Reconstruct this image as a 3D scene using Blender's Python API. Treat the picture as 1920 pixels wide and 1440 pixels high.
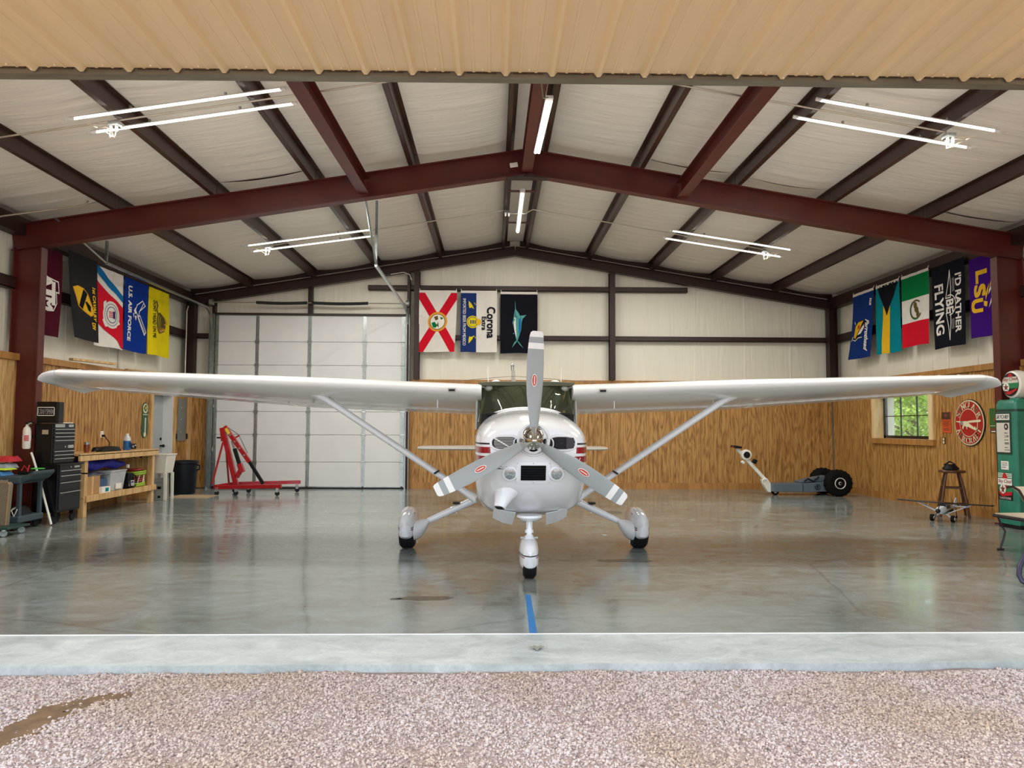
import bpy, bmesh, math, random
from math import sin, cos, pi, radians as R, sqrt, atan2
from mathutils import Vector as V, Matrix, noise
from mathutils.geometry import tessellate_polygon
random.seed(7)
sc = bpy.context.scene
col = sc.collection
for o in list(bpy.data.objects): bpy.data.objects.remove(o)

# ---------------------------------------------------------------- camera, sky, sun, exposure
CX, CH, YAW, PITCH, ROLL, FPX = -.487, 1.45, .0247, .0575, .004, 1387.0
cam = bpy.data.cameras.new('camera'); cam.sensor_width = 36; cam.lens = FPX / 1920 * 36; cam.clip_end = 400
co = bpy.data.objects.new('camera', cam); col.objects.link(co); sc.camera = co
r0 = V((cos(YAW), -sin(YAW), 0)); f0 = V((sin(YAW) * cos(PITCH), cos(YAW) * cos(PITCH), sin(PITCH))); u0 = r0.cross(f0)
cr = cos(ROLL) * r0 + sin(ROLL) * u0; cu = -sin(ROLL) * r0 + cos(ROLL) * u0
mw = Matrix((cr, cu, -f0)).transposed().to_4x4(); mw.translation = (CX, 0, CH); co.matrix_world = mw

W = bpy.data.worlds.new('sky'); sc.world = W; W.use_nodes = True
nt = W.node_tree; bg = nt.nodes['Background']
sky = nt.nodes.new('ShaderNodeTexSky'); sky.sky_type = 'NISHITA'; sky.sun_disc = False
sky.sun_elevation = R(62); sky.sun_rotation = R(250); sky.dust_density = 3.0; sky.air_density = 1.2; sky.ozone_density = 1.0
hz = nt.nodes.new('ShaderNodeMixRGB'); hz.blend_type = 'MIX'; hz.inputs[0].default_value = .55; hz.inputs[2].default_value = (6.6, 6.9, 7.2, 1)
nt.links.new(sky.outputs[0], hz.inputs[1]); nt.links.new(hz.outputs[0], bg.inputs[0]); bg.inputs[1].default_value = .38
sl = bpy.data.lights.new('sun', 'SUN'); sl.energy = 5.5; sl.angle = R(2); sl.color = (1, .95, .87)
so = bpy.data.objects.new('sun', sl); col.objects.link(so)
so.rotation_euler = V((-.42, .18, .9)).to_track_quat('Z', 'Y').to_euler(); so.location = (-20, 10, 40)
sc.view_settings.view_transform = 'Standard'; sc.view_settings.look = 'None'
sc.view_settings.gamma = 1; sc.view_settings.use_curve_mapping = False; sc.view_settings.exposure = 0.0
LED = 62.0            # watts of light from one LED tube

# ---------------------------------------------------------------- helpers
def S(r, g, b):
    f = lambda c: c / 12.92 if c <= .04045 else ((c + .055) / 1.055) ** 2.4
    return (f(r / 255), f(g / 255), f(b / 255), 1)
MATS = {}
def newmat(n):
    m = bpy.data.materials.new(n); m.use_nodes = True; MATS[n] = m
    return m, m.node_tree, m.node_tree.nodes['Principled BSDF']
def nd(t, k, **kw):
    n = t.nodes.new('ShaderNode' + k)
    for a, b in kw.items(): setattr(n, a, b)
    return n
def coords(t, stretch=(1, 1, 1), rand=False):
    tc = nd(t, 'TexCoord'); mp = nd(t, 'Mapping'); mp.inputs['Scale'].default_value = stretch
    t.links.new(tc.outputs['Object'], mp.inputs[0])
    if rand:
        oi = nd(t, 'ObjectInfo'); ml = nd(t, 'Math', operation='MULTIPLY'); ml.inputs[1].default_value = 57.0
        t.links.new(oi.outputs['Random'], ml.inputs[0]); t.links.new(ml.outputs[0], mp.inputs['Location'])
    return mp.outputs[0]
def ramp(t, src, stops):
    r = nd(t, 'ValToRGB'); e = r.color_ramp.elements
    while len(e) < len(stops): e.new(.5)
    for i, (p, c) in enumerate(stops): e[i].position = p; e[i].color = c
    t.links.new(src, r.inputs[0]); return r.outputs[0]
def noisetex(t, vec, scale, detail=4, rough=.55, dist=0):
    n = nd(t, 'TexNoise'); n.inputs['Scale'].default_value = scale; n.inputs['Detail'].default_value = detail
    n.inputs['Roughness'].default_value = rough; n.inputs['Distortion'].default_value = dist
    t.links.new(vec, n.inputs['Vector']); return n.outputs[0]
def bump(t, p, h, s, d=.01):
    b = nd(t, 'Bump'); b.inputs['Strength'].default_value = s; b.inputs['Distance'].default_value = d
    t.links.new(h, b.inputs['Height']); t.links.new(b.outputs[0], p.inputs['Normal'])
def mat(n, c, rough=.5, metal=0, var=.06, scale=6, bmp=0, bscale=60, stretch=(1, 1, 1), coat=0, emit=0, rand=False, spec=.5, alpha=1):
    m, t, p = newmat(n)
    v = coords(t, stretch, rand); f = noisetex(t, v, scale)
    lo = tuple(max(0, x * (1 - var)) for x in c[:3]) + (1,); hi = tuple(min(1, x * (1 + var)) for x in c[:3]) + (1,)
    t.links.new(ramp(t, f, [(.3, lo), (.7, hi)]), p.inputs['Base Color'])
    p.inputs['Roughness'].default_value = rough; p.inputs['Metallic'].default_value = metal
    p.inputs['Coat Weight'].default_value = coat; p.inputs['Specular IOR Level'].default_value = spec
    if coat: p.inputs['Coat Roughness'].default_value = .05
    if emit: p.inputs['Emission Color'].default_value = c; p.inputs['Emission Strength'].default_value = emit
    if alpha < 1: p.inputs['Alpha'].default_value = alpha
    if bmp: bump(t, p, noisetex(t, v, bscale, 3), bmp, .004)
    return m
class MB:
    def __init__(s): s.v = []; s.f = []; s.mi = []; s.k = 0
    def add(s, vs, fs):
        n = len(s.v); s.v += [tuple(q) for q in vs]
        for f in fs: s.f.append(tuple(n + i for i in f)); s.mi.append(s.k)
        return s
    def box(s, x0, y0, z0, x1, y1, z1):
        return s.add([(x0, y0, z0), (x1, y0, z0), (x1, y1, z0), (x0, y1, z0), (x0, y0, z1), (x1, y0, z1), (x1, y1, z1), (x0, y1, z1)],
                     [(3, 2, 1, 0), (4, 5, 6, 7), (0, 1, 5, 4), (1, 2, 6, 5), (2, 3, 7, 6), (3, 0, 4, 7)])
    def cb(s, c, d, rot=None):
        n = len(s.v); h = [q / 2 for q in d]; s.box(-h[0], -h[1], -h[2], h[0], h[1], h[2])
        for i in range(n, len(s.v)):
            q = V(s.v[i]); q = (rot @ q if rot else q) + V(c); s.v[i] = tuple(q)
        return s
    def ring(s, p, d, r, n, up=None, ry=None):
        d = V(d).normalized(); a = V(up) if up else (V((0, 0, 1)) if abs(d.z) < .9 else V((1, 0, 0)))
        x = a.cross(d).normalized(); y = d.cross(x); ry = r if ry is None else ry
        return [V(p) + x * (r * cos(2 * pi * i / n)) + y * (ry * sin(2 * pi * i / n)) for i in range(n)]
    def loft(s, rings, cap=True, closed=True):
        n = len(rings[0]); b = len(s.v)
        for r in rings: s.v += [tuple(q) for q in r]
        m = n if closed else n - 1
        for j in range(len(rings) - 1):
            for i in range(m):
                k = (i + 1) % n
                s.f.append((b + j * n + i, b + j * n + k, b + (j + 1) * n + k, b + (j + 1) * n + i)); s.mi.append(s.k)
        if cap:
            s.f.append(tuple(b + i for i in reversed(range(n)))); s.mi.append(s.k)
            s.f.append(tuple(b + (len(rings) - 1) * n + i for i in range(n))); s.mi.append(s.k)
        return s
    def cyl(s, p0, p1, r, r1=None, n=12, cap=True):
        d = V(p1) - V(p0); r1 = r if r1 is None else r1
        return s.loft([s.ring(p0, d, r, n), s.ring(p1, d, r1, n)], cap)
    def tube(s, pts, r, n=7, closed=False):
        pts = [V(p) for p in pts]; m = len(pts); rings = []; up = None
        for i, p in enumerate(pts):
            if closed: d = pts[(i + 1) % m] - pts[i - 1]
            else: d = pts[min(i + 1, m - 1)] - pts[max(i - 1, 0)]
            d.normalize()
            if up is None: up = V((0, 0, 1)) if abs(d.z) < .9 else V((1, 0, 0))
            up = (up - d * up.dot(d)).normalized()
            rr = r[i] if isinstance(r, (list, tuple)) else r
            x = up.cross(d)
            rings.append([p + x * (rr * cos(2 * pi * k / n)) + up * (rr * sin(2 * pi * k / n)) for k in range(n)])
        if closed: rings.append(rings[0])
        return s.loft(rings, not closed)
    def lathe(s, o, ax, prof, n=20):
        ax = V(ax).normalized(); return s.loft([s.ring(V(o) + ax * h, ax, max(r, 1e-4), n) for r, h in prof])
    def prism(s, poly, fn):
        n = len(poly); b = [fn(x, y, 0) for x, y in poly]; t = [fn(x, y, 1) for x, y in poly]
        return s.add(b + t, [tuple(reversed(range(n))), tuple(range(n, 2 * n))] + [(i, (i + 1) % n, n + (i + 1) % n, n + i) for i in range(n)])
    def grid(s, nu, nv, fn):
        b = len(s.v); s.v += [tuple(fn(i / nu, j / nv)) for j in range(nv + 1) for i in range(nu + 1)]
        for j in range(nv):
            for i in range(nu):
                a = b + j * (nu + 1) + i; s.f.append((a, a + 1, a + nu + 2, a + nu + 1)); s.mi.append(s.k)
        return s
    def ball(s, c, r, n=12, m=8):
        r = (r, r, r) if not isinstance(r, (tuple, list)) else r; c = V(c)
        rg = [[c + V((r[0] * sin(pi * j / m) * cos(2 * pi * i / n), r[1] * sin(pi * j / m) * sin(2 * pi * i / n), -r[2] * cos(pi * j / m))) for i in range(n)] for j in range(m + 1)]
        for k in (0, m):
            rg[k] = [c + V((.02 * r[0] * cos(2 * pi * i / n), .02 * r[1] * sin(2 * pi * i / n), r[2] * (-1 if k == 0 else 1))) for i in range(n)]
        return s.loft(rg)
    def ibeam(s, p0, p1, up, h, w, tf=.014, tw=.01):
        p0 = V(p0); p1 = V(p1); d = (p1 - p0).normalized(); up = V(up); up = (up - d * up.dot(d)).normalized(); x = d.cross(up)
        for cz, hw, hh in ((h / 2 - tf / 2, w / 2, tf / 2), (-h / 2 + tf / 2, w / 2, tf / 2), (0, tw / 2, h / 2 - tf)):
            s.loft([[p + x * (a * hw) + up * (cz + b * hh) for a, b in ((-1, -1), (1, -1), (1, 1), (-1, 1))] for p in (p0, p1)])
        return s
    def build(s, name, m, parent=None, smooth=False, bevel=0, org=None, **kw):
        if org is None: org = ORG.get(parent.name, V((0, 0, 0))) if parent else V((0, 0, 0))
        me = bpy.data.meshes.new(name)
        me.from_pydata([tuple(V(v) - org) for v in s.v], [], s.f)
        for k in (m if isinstance(m, (list, tuple)) else [m]): me.materials.append(MATS[k])
        if isinstance(m, (list, tuple)): me.polygons.foreach_set('material_index', s.mi)
        bm = bmesh.new(); bm.from_mesh(me); bmesh.ops.recalc_face_normals(bm, faces=bm.faces); bm.to_mesh(me); bm.free()
        if smooth:
            me.polygons.foreach_set('use_smooth', [True] * len(me.polygons)); me.set_sharp_from_angle(angle=R(38))
        o = bpy.data.objects.new(name, me); col.objects.link(o)
        if parent: o.parent = parent; ORG[o.name] = org
        else: o.location = org; ORG[o.name] = org
        if bevel:
            b = o.modifiers.new('bevel', 'BEVEL'); b.width = bevel; b.segments = 2; b.limit_method = 'ANGLE'; b.angle_limit = R(40)
        for a, q in kw.items(): o[a] = q
        return o
ORG = {}
USED = []
def thing(name, label, cat, loc=(0, 0, 0), rz=0, group=None, world=False):
    o = bpy.data.objects.new(name, None); col.objects.link(o); o.location = loc; o.rotation_euler = (0, 0, rz)
    o.empty_display_size = .1; o['label'] = label; o['category'] = cat
    if group: o['group'] = group
    ORG[o.name] = V(loc) if world else V((0, 0, 0)); return o
def one(mb, name, m, label, cat, loc=(0, 0, 0), group=None, **kw):
    o = mb.build(name, m, None, org=V(loc), **kw); o['label'] = label; o['category'] = cat
    if group: o['group'] = group
    return o
def struct(mb, name, m, parent=None, **kw):
    o = mb.build(name, m, parent, **kw)
    if not parent: o['kind'] = 'structure'
    return o
def copy_tree(o, loc, rz=0, label=None, parent=None):
    c = o.copy(); col.objects.link(c)
    if parent: c.parent = parent
    else: c.location = loc; c.rotation_euler = (0, 0, rz); c['label'] = label
    for ch in list(o.children): copy_tree(ch, None, parent=c)
    return c
TXT = {}
def glyphs(s):
    if s in TXT: return TXT[s]
    cu_ = bpy.data.curves.new('t', 'FONT'); cu_.body = s; cu_.resolution_u = 3; cu_.fill_mode = 'FRONT'
    o = bpy.data.objects.new('t', cu_); col.objects.link(o)
    bpy.context.view_layer.update()
    me = o.evaluated_get(bpy.context.evaluated_depsgraph_get()).to_mesh()
    vs = [tuple(v.co[:2]) for v in me.vertices]; fs = [tuple(p.vertices) for p in me.polygons]
    o.to_mesh_clear(); bpy.data.objects.remove(o); bpy.data.curves.remove(cu_)
    x0 = min(v[0] for v in vs); x1 = max(v[0] for v in vs); y0 = min(v[1] for v in vs); y1 = max(v[1] for v in vs)
    r = ([((a - x0) / (x1 - x0), (b - y0) / (y1 - y0)) for a, b in vs], fs); TXT[s] = r; return r
def text(mb, s, p, a, b, slant=0, bold=0):
    """flat lettering: p lower left corner, a the full run of the text, b its full height"""
    vs, fs = glyphs(s); p, a, b = V(p), V(a), V(b)
    for dx in ((0,) if not bold else (0, bold)):
        mb.add([p + a * (x + dx) + b * y + a * (slant * y) for x, y in vs], fs)
    return mb
def plate(mb, p, a, b, t, poly=None):
    """a thin slab spanned by a and b from p, thickness along the vector t"""
    p, a, b, t = V(p), V(a), V(b), V(t)
    return mb.prism(poly or [(0, 0), (1, 0), (1, 1), (0, 1)], lambda x, y, k: p + a * x + b * y + t * k)
def disc(n=24, rx=.5, ry=.5, cx=.5, cy=.5, a0=0, a1=2 * pi):
    k = n if abs(a1 - a0 - 2 * pi) < 1e-6 else n + 1
    return [(cx + rx * cos(a0 + (a1 - a0) * i / n), cy + ry * sin(a0 + (a1 - a0) * i / n)) for i in range(k)]
def star(r=.5, cx=.5, cy=.5, q=.4, n=5, ph=pi / 2):
    return [(cx + (r if i % 2 == 0 else r * q) * cos(ph + i * pi / n), cy + (r if i % 2 == 0 else r * q) * sin(ph + i * pi / n)) for i in range(2 * n)]
def arc(c, r, a0, a1, n, u=(1, 0, 0), w=(0, 0, 1)):
    c, u, w = V(c), V(u), V(w); return [c + u * (r * cos(a0 + (a1 - a0) * i / n)) + w * (r * sin(a0 + (a1 - a0) * i / n)) for i in range(n + 1)]

# ---------------------------------------------------------------- materials
def woodmat(n, dark, mid, light, sx=1.0, grain=9, rough=.45):
    m, t, p = newmat(n); v = coords(t, (1, 1, 1), True)
    sep = nd(t, 'SeparateXYZ'); t.links.new(v, sep.inputs[0])
    ad = nd(t, 'Math', operation='ADD'); t.links.new(sep.outputs[0], ad.inputs[0]); t.links.new(sep.outputs[1], ad.inputs[1])
    zz = nd(t, 'Math', operation='MULTIPLY'); zz.inputs[1].default_value = .13 * sx; t.links.new(sep.outputs[2], zz.inputs[0])
    cb = nd(t, 'CombineXYZ'); t.links.new(ad.outputs[0], cb.inputs[0]); t.links.new(zz.outputs[0], cb.inputs[2])
    n1 = noisetex(t, cb.outputs[0], 4.4, 2, .5, .35)
    k = nd(t, 'Math', operation='MULTIPLY'); k.inputs[1].default_value = grain; t.links.new(n1, k.inputs[0])
    fr = nd(t, 'Math', operation='PINGPONG'); fr.inputs[1].default_value = .5; t.links.new(k.outputs[0], fr.inputs[0])
    n2 = noisetex(t, cb.outputs[0], 46, 3, .65)
    mx = nd(t, 'Math', operation='MULTIPLY_ADD'); mx.inputs[1].default_value = .95; t.links.new(fr.outputs[0], mx.inputs[0])
    m2 = nd(t, 'Math', operation='MULTIPLY'); m2.inputs[1].default_value = .95; t.links.new(n2, m2.inputs[0]); t.links.new(m2.outputs[0], mx.inputs[2])
    t.links.new(ramp(t, mx.outputs[0], [(.28, dark), (.55, mid), (.92, light)]), p.inputs['Base Color'])
    p.inputs['Roughness'].default_value = rough
    bump(t, p, mx.outputs[0], .25, .002); return m
woodmat('plywood', S(108, 70, 30), S(160, 114, 58), S(194, 148, 86))
woodmat('plywood_pale', S(160, 118, 66), S(198, 156, 98), S(222, 186, 130))
woodmat('trim_wood', S(140, 96, 46), S(166, 116, 58), S(184, 134, 74), 1, 4)
woodmat('pine_lit', S(204, 168, 112), S(228, 198, 144), S(240, 216, 170), 1, 5)  # pale casing wood, lightened to paint in the window light on the reveal
woodmat('lumber', S(168, 124, 74), S(200, 158, 104), S(220, 184, 132), 1, 5)
mat('stool_wood', S(84, 50, 28), .35, var=.25, scale=20, stretch=(4, 4, 1))
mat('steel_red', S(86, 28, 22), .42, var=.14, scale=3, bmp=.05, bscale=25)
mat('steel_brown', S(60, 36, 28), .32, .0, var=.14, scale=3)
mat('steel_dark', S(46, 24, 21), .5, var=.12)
def vinyl(n, c, sx):
    m, t, p = newmat(n); v = coords(t, sx)
    t.links.new(ramp(t, noisetex(t, v, 3, 5), [(.25, tuple(x * .93 for x in c[:3]) + (1,)), (.75, c)]), p.inputs['Base Color'])
    p.inputs['Roughness'].default_value = .38
    bump(t, p, noisetex(t, v, 7, 5, .6), .5, .03); return m
vinyl('insulation', S(246, 240, 230), (.25, 2.6, .25))
vinyl('wall_vinyl', S(236, 233, 218), (1.6, 1.6, .12))
mat('white_gap', S(236, 226, 214), .5)
def concrete(n, a, b, c, rough0, rough1, seed):
    m, t, p = newmat(n); v = coords(t, (1, 1.6, 1)); v2 = coords(t, (.45, 1.5, 1))
    n1 = noisetex(t, v2, .55, 6, .62, .5); n2 = noisetex(t, v, 2.6, 8, .7, 1.1); n3 = noisetex(t, v, 40, 4, .7)
    md = nd(t, 'MixRGB'); md.inputs[0].default_value = .5; t.links.new(n1, md.inputs[1]); t.links.new(n2, md.inputs[2])
    m3 = nd(t, 'MixRGB'); m3.inputs[0].default_value = .18; t.links.new(md.outputs[0], m3.inputs[1]); t.links.new(n3, m3.inputs[2])
    cc = ramp(t, m3.outputs[0], [(.33 + .06 * (seed == 0), a), (.5, b), (.67 - .06 * (seed == 0), c)])
    vo = nd(t, 'TexVoronoi', feature='DISTANCE_TO_EDGE'); vo.inputs['Scale'].default_value = .34
    wv = nd(t, 'MixRGB'); wv.inputs[0].default_value = .12; t.links.new(coords(t), wv.inputs[1])
    wn = nd(t, 'TexNoise'); wn.inputs['Scale'].default_value = 1.3; wn.inputs['Detail'].default_value = 5; t.links.new(coords(t), wn.inputs['Vector']); t.links.new(wn.outputs['Color'], wv.inputs[2])
    t.links.new(wv.outputs[0], vo.inputs['Vector'])
    crk = ramp(t, vo.outputs['Distance'], [(.0, (.5, .5, .5, 1)), (.006, (1, 1, 1, 1))])
    mu = nd(t, 'MixRGB', blend_type='MULTIPLY'); mu.inputs[0].default_value = .5 * seed; t.links.new(cc, mu.inputs[1]); t.links.new(crk, mu.inputs[2])
    t.links.new(mu.outputs[0], p.inputs['Base Color'])
    rr = nd(t, 'MapRange'); rr.inputs['From Min'].default_value = .35; rr.inputs['From Max'].default_value = .65; rr.inputs['To Min'].default_value = rough0; rr.inputs['To Max'].default_value = rough1
    t.links.new(n2, rr.inputs[0]); t.links.new(rr.outputs[0], p.inputs['Roughness'])
    bump(t, p, m3.outputs[0], .06, .01); p.inputs['Specular IOR Level'].default_value = .6
    return m
concrete('polished_concrete', S(100, 98, 88), S(131, 139, 135), S(158, 168, 167), .08, .22, 1)
concrete('apron_concrete', S(150, 158, 156), S(178, 187, 186), S(206, 212, 209), .5, .75, 0)
def gravelmat(n):
    m, t, p = newmat(n); v = coords(t)
    oi = noisetex(t, v, 40, 2, .5); a = noisetex(t, v, .8, 4, .6)
    c = ramp(t, oi, [(.25, S(130, 116, 111)), (.45, S(196, 184, 180)), (.6, S(230, 221, 217)), (.75, S(168, 153, 147))])
    d = ramp(t, a, [(.42, S(255, 250, 250)), (.62, S(240, 228, 212))])
    mu = nd(t, 'MixRGB', blend_type='MULTIPLY'); mu.inputs[0].default_value = 1; t.links.new(c, mu.inputs[1]); t.links.new(d, mu.inputs[2])
    t.links.new(mu.outputs[0], p.inputs['Base Color']); p.inputs['Roughness'].default_value = .85
    bump(t, p, noisetex(t, v, 90, 3), .6, .01)
gravelmat('gravel'); mat('gravel_bed', S(158, 140, 133), .9, var=.25, scale=30, bmp=.5, bscale=80)  # bed coloured darker than the stones to paint the shade in their gaps
mat('mud', S(112, 88, 62), .8, var=.3, scale=14, bmp=.5)
mat('grass', S(96, 122, 52), .8, var=.3, scale=2)
mat('canopy_tan', S(226, 202, 156), .42, var=.05, scale=2, stretch=(3, .4, 1))
mat('foam_dirt', S(70, 54, 34), .9, var=.6, scale=60)
mat('dull_steel', S(118, 112, 96), .45, .3, var=.2, scale=5, stretch=(.6, 3, 3))
mat('galvanized', S(168, 176, 176), .28, .85, var=.18, scale=14)
mat('conduit', S(190, 184, 170), .35, .7, var=.1)
mat('screw_white', S(236, 222, 196), .4)
mat('door_white', S(226, 228, 228), .45, var=.03, scale=2)
mat('door_grey', S(176, 182, 184), .5, var=.04)
mat('panel_grey', S(128, 132, 128), .5, var=.05)
mat('black', S(18, 18, 20), .5, var=.2, spec=.25)
mat('black_gloss', S(16, 17, 22), .25, var=.15, coat=.3)
mat('rubber', S(20, 22, 26), .7, var=.25, bmp=.3, spec=.3)
mat('spring_black', S(20, 34, 32), .4, var=.2)
mat('white_paint', S(238, 240, 244), .16, var=.015, coat=.6)
mat('wing_white', S(240, 240, 238), .22, var=.03, scale=3, coat=.4)
mat('plane_grey', S(176, 176, 170), .3, var=.06, scale=4, coat=.3)
mat('prop_grey', S(158, 164, 164), .38, var=.04)
mat('chrome', S(226, 222, 216), .04, 1, var=.03)
mat('stripe_black', S(22, 18, 28), .3); mat('stripe_red', S(150, 20, 36), .25, coat=.4)
mat('decal_red', S(196, 70, 58), .4); mat('white', S(240, 240, 238), .5, var=.02)
mat('lens', S(176, 184, 186), .15, .6, var=.4, scale=55, coat=.6, bmp=.4, bscale=40)
def glassmat(n, tint, rough=.02, trans=.92):
    m, t, p = newmat(n); p.inputs['Base Color'].default_value = tint; p.inputs['Roughness'].default_value = rough
    p.inputs['Transmission Weight'].default_value = trans; p.inputs['IOR'].default_value = 1.3
    f = noisetex(t, coords(t), 6); bump(t, p, f, .02, .002)
glassmat('tinted_glass', S(176, 184, 150)); glassmat('clear_glass', S(246, 250, 250))
mat('cabin_dark', S(44, 46, 38), .7, var=.2); mat('cabin_olive', S(92, 94, 74), .7, var=.15); mat('seat_dark', S(40, 42, 44), .8, var=.2)
mm, tt, pp = newmat('led'); pp.inputs['Base Color'].default_value = (1, 1, 1, 1); pp.inputs['Emission Color'].default_value = (1, .95, .86, 1); pp.inputs['Emission Strength'].default_value = 3.0
mat('hoist_red', S(166, 14, 28), .3, var=.1, coat=.3)
mat('tool_black', S(12, 13, 17), .3, var=.1, spec=.3); mat('tool_drawer', S(24, 29, 35), .35, var=.1, spec=.35)
mat('chrome_soft', S(196, 200, 202), .25, .9)
mat('cart_grey', S(60, 76, 84), .55, var=.12); mat('carpet_grey', S(126, 116, 98), .95, var=.3, scale=90, bmp=.6, bscale=140)
mat('dolly_green', S(36, 66, 62), .5); mat('caster_grey', S(136, 144, 142), .35, .3)
mat('extinguisher_white', S(236, 234, 226), .3, var=.02, coat=.4); mat('label_red', S(200, 40, 52), .5)
mat('pvc', S(240, 238, 230), .35, var=.02)
mat('bag_blue', S(18, 28, 150), .55, var=.25, scale=6, bmp=.4, bscale=10)
mat('cardboard', S(176, 136, 92), .8, var=.08, scale=10); mat('plastic_clear', S(186, 190, 194), .3, var=.08); mat('foil', S(186, 190, 190), .2, .8, var=.3, scale=30)
mat('blue_box', S(58, 86, 118), .6, var=.1); mat('blue_fluid', S(40, 104, 168), .25, var=.1); mat('bottle_clear', S(206, 214, 218), .25, var=.05)
mat('copper', S(150, 92, 70), .25, .8, var=.1); mat('hose_green', S(146, 178, 46), .5, var=.1); mat('hose_red', S(150, 40, 44), .5); mat('hose_white', S(226, 214, 196), .5)
mat('lime', S(196, 232, 60), .7); mat('towel_blue', S(70, 128, 184), .85, var=.1, bmp=.3); mat('rag_red', S(190, 44, 56), .8, var=.2); mat('rag_grey', S(150, 158, 170), .85, var=.2)
mat('cord_green', S(70, 200, 74), .5); mat('trash_black', S(17, 22, 32), .42, var=.15, spec=.3)
mat('utility_white', S(224, 222, 212), .5, var=.04); mat('box_grey', S(146, 148, 140), .8, var=.08); mat('mat_tan', S(176, 156, 124), .9, var=.08)
mat('sign_green', S(34, 84, 48), .4, var=.05); mat('sign_cream', S(232, 224, 186), .45, var=.03); mat('sign_yellow', S(226, 200, 70), .45)
mat('pump_green', S(40, 124, 104), .38, var=.22, scale=5, stretch=(1, 1, .6), coat=.2); mat('pump_dark', S(30, 62, 52), .4, var=.15)
mat('dial_white', S(216, 212, 200), .4, var=.04); mat('globe_white', S(240, 236, 228), .25, var=.02, coat=.5)
mat('sign_red', S(176, 24, 32), .3, var=.05, coat=.4); mat('print_red', S(190, 26, 40), .4); mat('print_green', S(30, 124, 78), .4); mat('print_white', S(240, 236, 228), .45, var=.02)
mat('poster_orange', S(206, 82, 34), .5, var=.1); mat('poster_brown', S(66, 52, 36), .5, var=.15); mat('poster_green', S(52, 104, 42), .5, var=.12); mat('print_maroon', S(128, 58, 52), .5)
mat('bench_cream', S(226, 214, 190), .5, var=.05); mat('iron', S(64, 56, 58), .4, .5, var=.15); mat('iron_blue', S(66, 66, 88), .35, .4, var=.1)
mat('tug_grey', S(92, 106, 118), .4, var=.08); mat('tug_white', S(234, 232, 222), .35, var=.03); mat('tyre', S(12, 12, 13), .8, var=.2, spec=.2)
mat('rc_white', S(214, 222, 230), .35); mat('rc_black', S(18, 20, 28), .3)
mat('tape_blue', S(42, 122, 190), .6, var=.08, scale=30)
mat('leaf_grey', S(150, 152, 140), .9, var=.2); mat('oil_stain', S(84, 78, 66), .3, var=.4, scale=30)
# ---------------------------------------------------------------- the setting
import numpy as np
zr = lambda x: 5.684 - .164 * abs(x)          # top of the rafters
LX, RX, BY, FY = -7.55, 7.55, 17.35, 5.27      # faces of the wood lining, door line
mb = MB()
def gz(x, y):
    h = .03 * noise.noise(V((x * .9, y * .9, 3))) + .012 * noise.noise(V((x * 3, y * 3, 1)))
    return -.055 + h - .02 * max(0, 4.0 - y) - (.05 if y > 4.66 else 0)
mb.grid(110, 34, lambda u, v: (-5.5 + 11 * u, 2.3 + 2.5 * v, gz(-5.5 + 11 * u, 2.3 + 2.5 * v)))
mb.add([(-60, -40, -.13), (60, -40, -.13), (60, 2.3, -.13), (-60, 2.3, -.13)], [(0, 1, 2, 3)])
for a, b in ((-60, -5.5), (5.5, 60)): mb.add([(a, 2.3, -.13), (b, 2.3, -.13), (b, 4.8, -.13), (a, 4.8, -.13)], [(0, 1, 2, 3)])
ground = struct(mb, 'ground', 'gravel_bed', smooth=True)
struct(MB().add([(8.2, 4.8, -.13), (60, 4.8, -.13), (60, 70, -.13), (8.2, 70, -.13)], [(0, 1, 2, 3)]).add([(-60, 4.8, -.13), (-8.2, 4.8, -.13), (-8.2, 70, -.13), (-60, 70, -.13)], [(0, 1, 2, 3)]), 'lawn', 'grass', ground)
# the bare rut in the gravel
RUT = [V(q) for q in ((-2.98, 3.40), (-2.897, 3.557), (-2.842, 3.696), (-2.792, 3.859), (-2.768, 4.046), (-2.67, 4.173), (-2.5, 4.28))]
RUTW = [.05, .06, .075, .095, .10, .075, .02]
def inrut(x, y):
    if x > -2.3 or y < 3.3: return False
    p = V((x + .05 * noise.noise(V((x * 9, y * 9, 0))), y))
    for i in range(len(RUT) - 1):
        d = RUT[i + 1] - RUT[i]; k = max(0, min(1, (p - RUT[i]).dot(d) / d.length_squared))
        if (p - RUT[i] - d * k).length < RUTW[i] + (RUTW[i + 1] - RUTW[i]) * k: return True
    return False
N = 95000; rng = np.random.default_rng(3)
xs = rng.uniform(-4.3, 3.9, N); ys = 2.9 + 1.76 * rng.random(N) ** .9
ed = 4.625 + .03 * np.sin(xs * 2.1) + .02 * np.sin(xs * 7.3) + .012 * np.sin(xs * 17)
keep = ys < ed
xs, ys = xs[keep], ys[keep]
ok = np.array([not (inrut(x, y) and random.random() < .975) for x, y in zip(xs, ys)]); xs, ys = xs[ok], ys[ok]; N = len(xs)
cube = np.array([(-1, -1, -1), (1, -1, -1), (1, 1, -1), (-1, 1, -1), (-1, -1, 1), (1, -1, 1), (1, 1, 1), (-1, 1, 1)], float) * .62
fc = np.array([(3, 2, 1, 0), (4, 5, 6, 7), (0, 1, 5, 4), (1, 2, 6, 5), (2, 3, 7, 6), (3, 0, 4, 7)])
vv = cube[None] * rng.uniform(.55, 1.25, (N, 8, 3))
q = rng.normal(size=(N, 4)); q /= np.linalg.norm(q, axis=1)[:, None]
w, x, y, z = q.T
Rm = np.stack([1 - 2 * (y * y + z * z), 2 * (x * y - z * w), 2 * (x * z + y * w), 2 * (x * y + z * w), 1 - 2 * (x * x + z * z), 2 * (y * z - x * w), 2 * (x * z - y * w), 2 * (y * z + x * w), 1 - 2 * (x * x + y * y)], 1).reshape(N, 3, 3)
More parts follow.
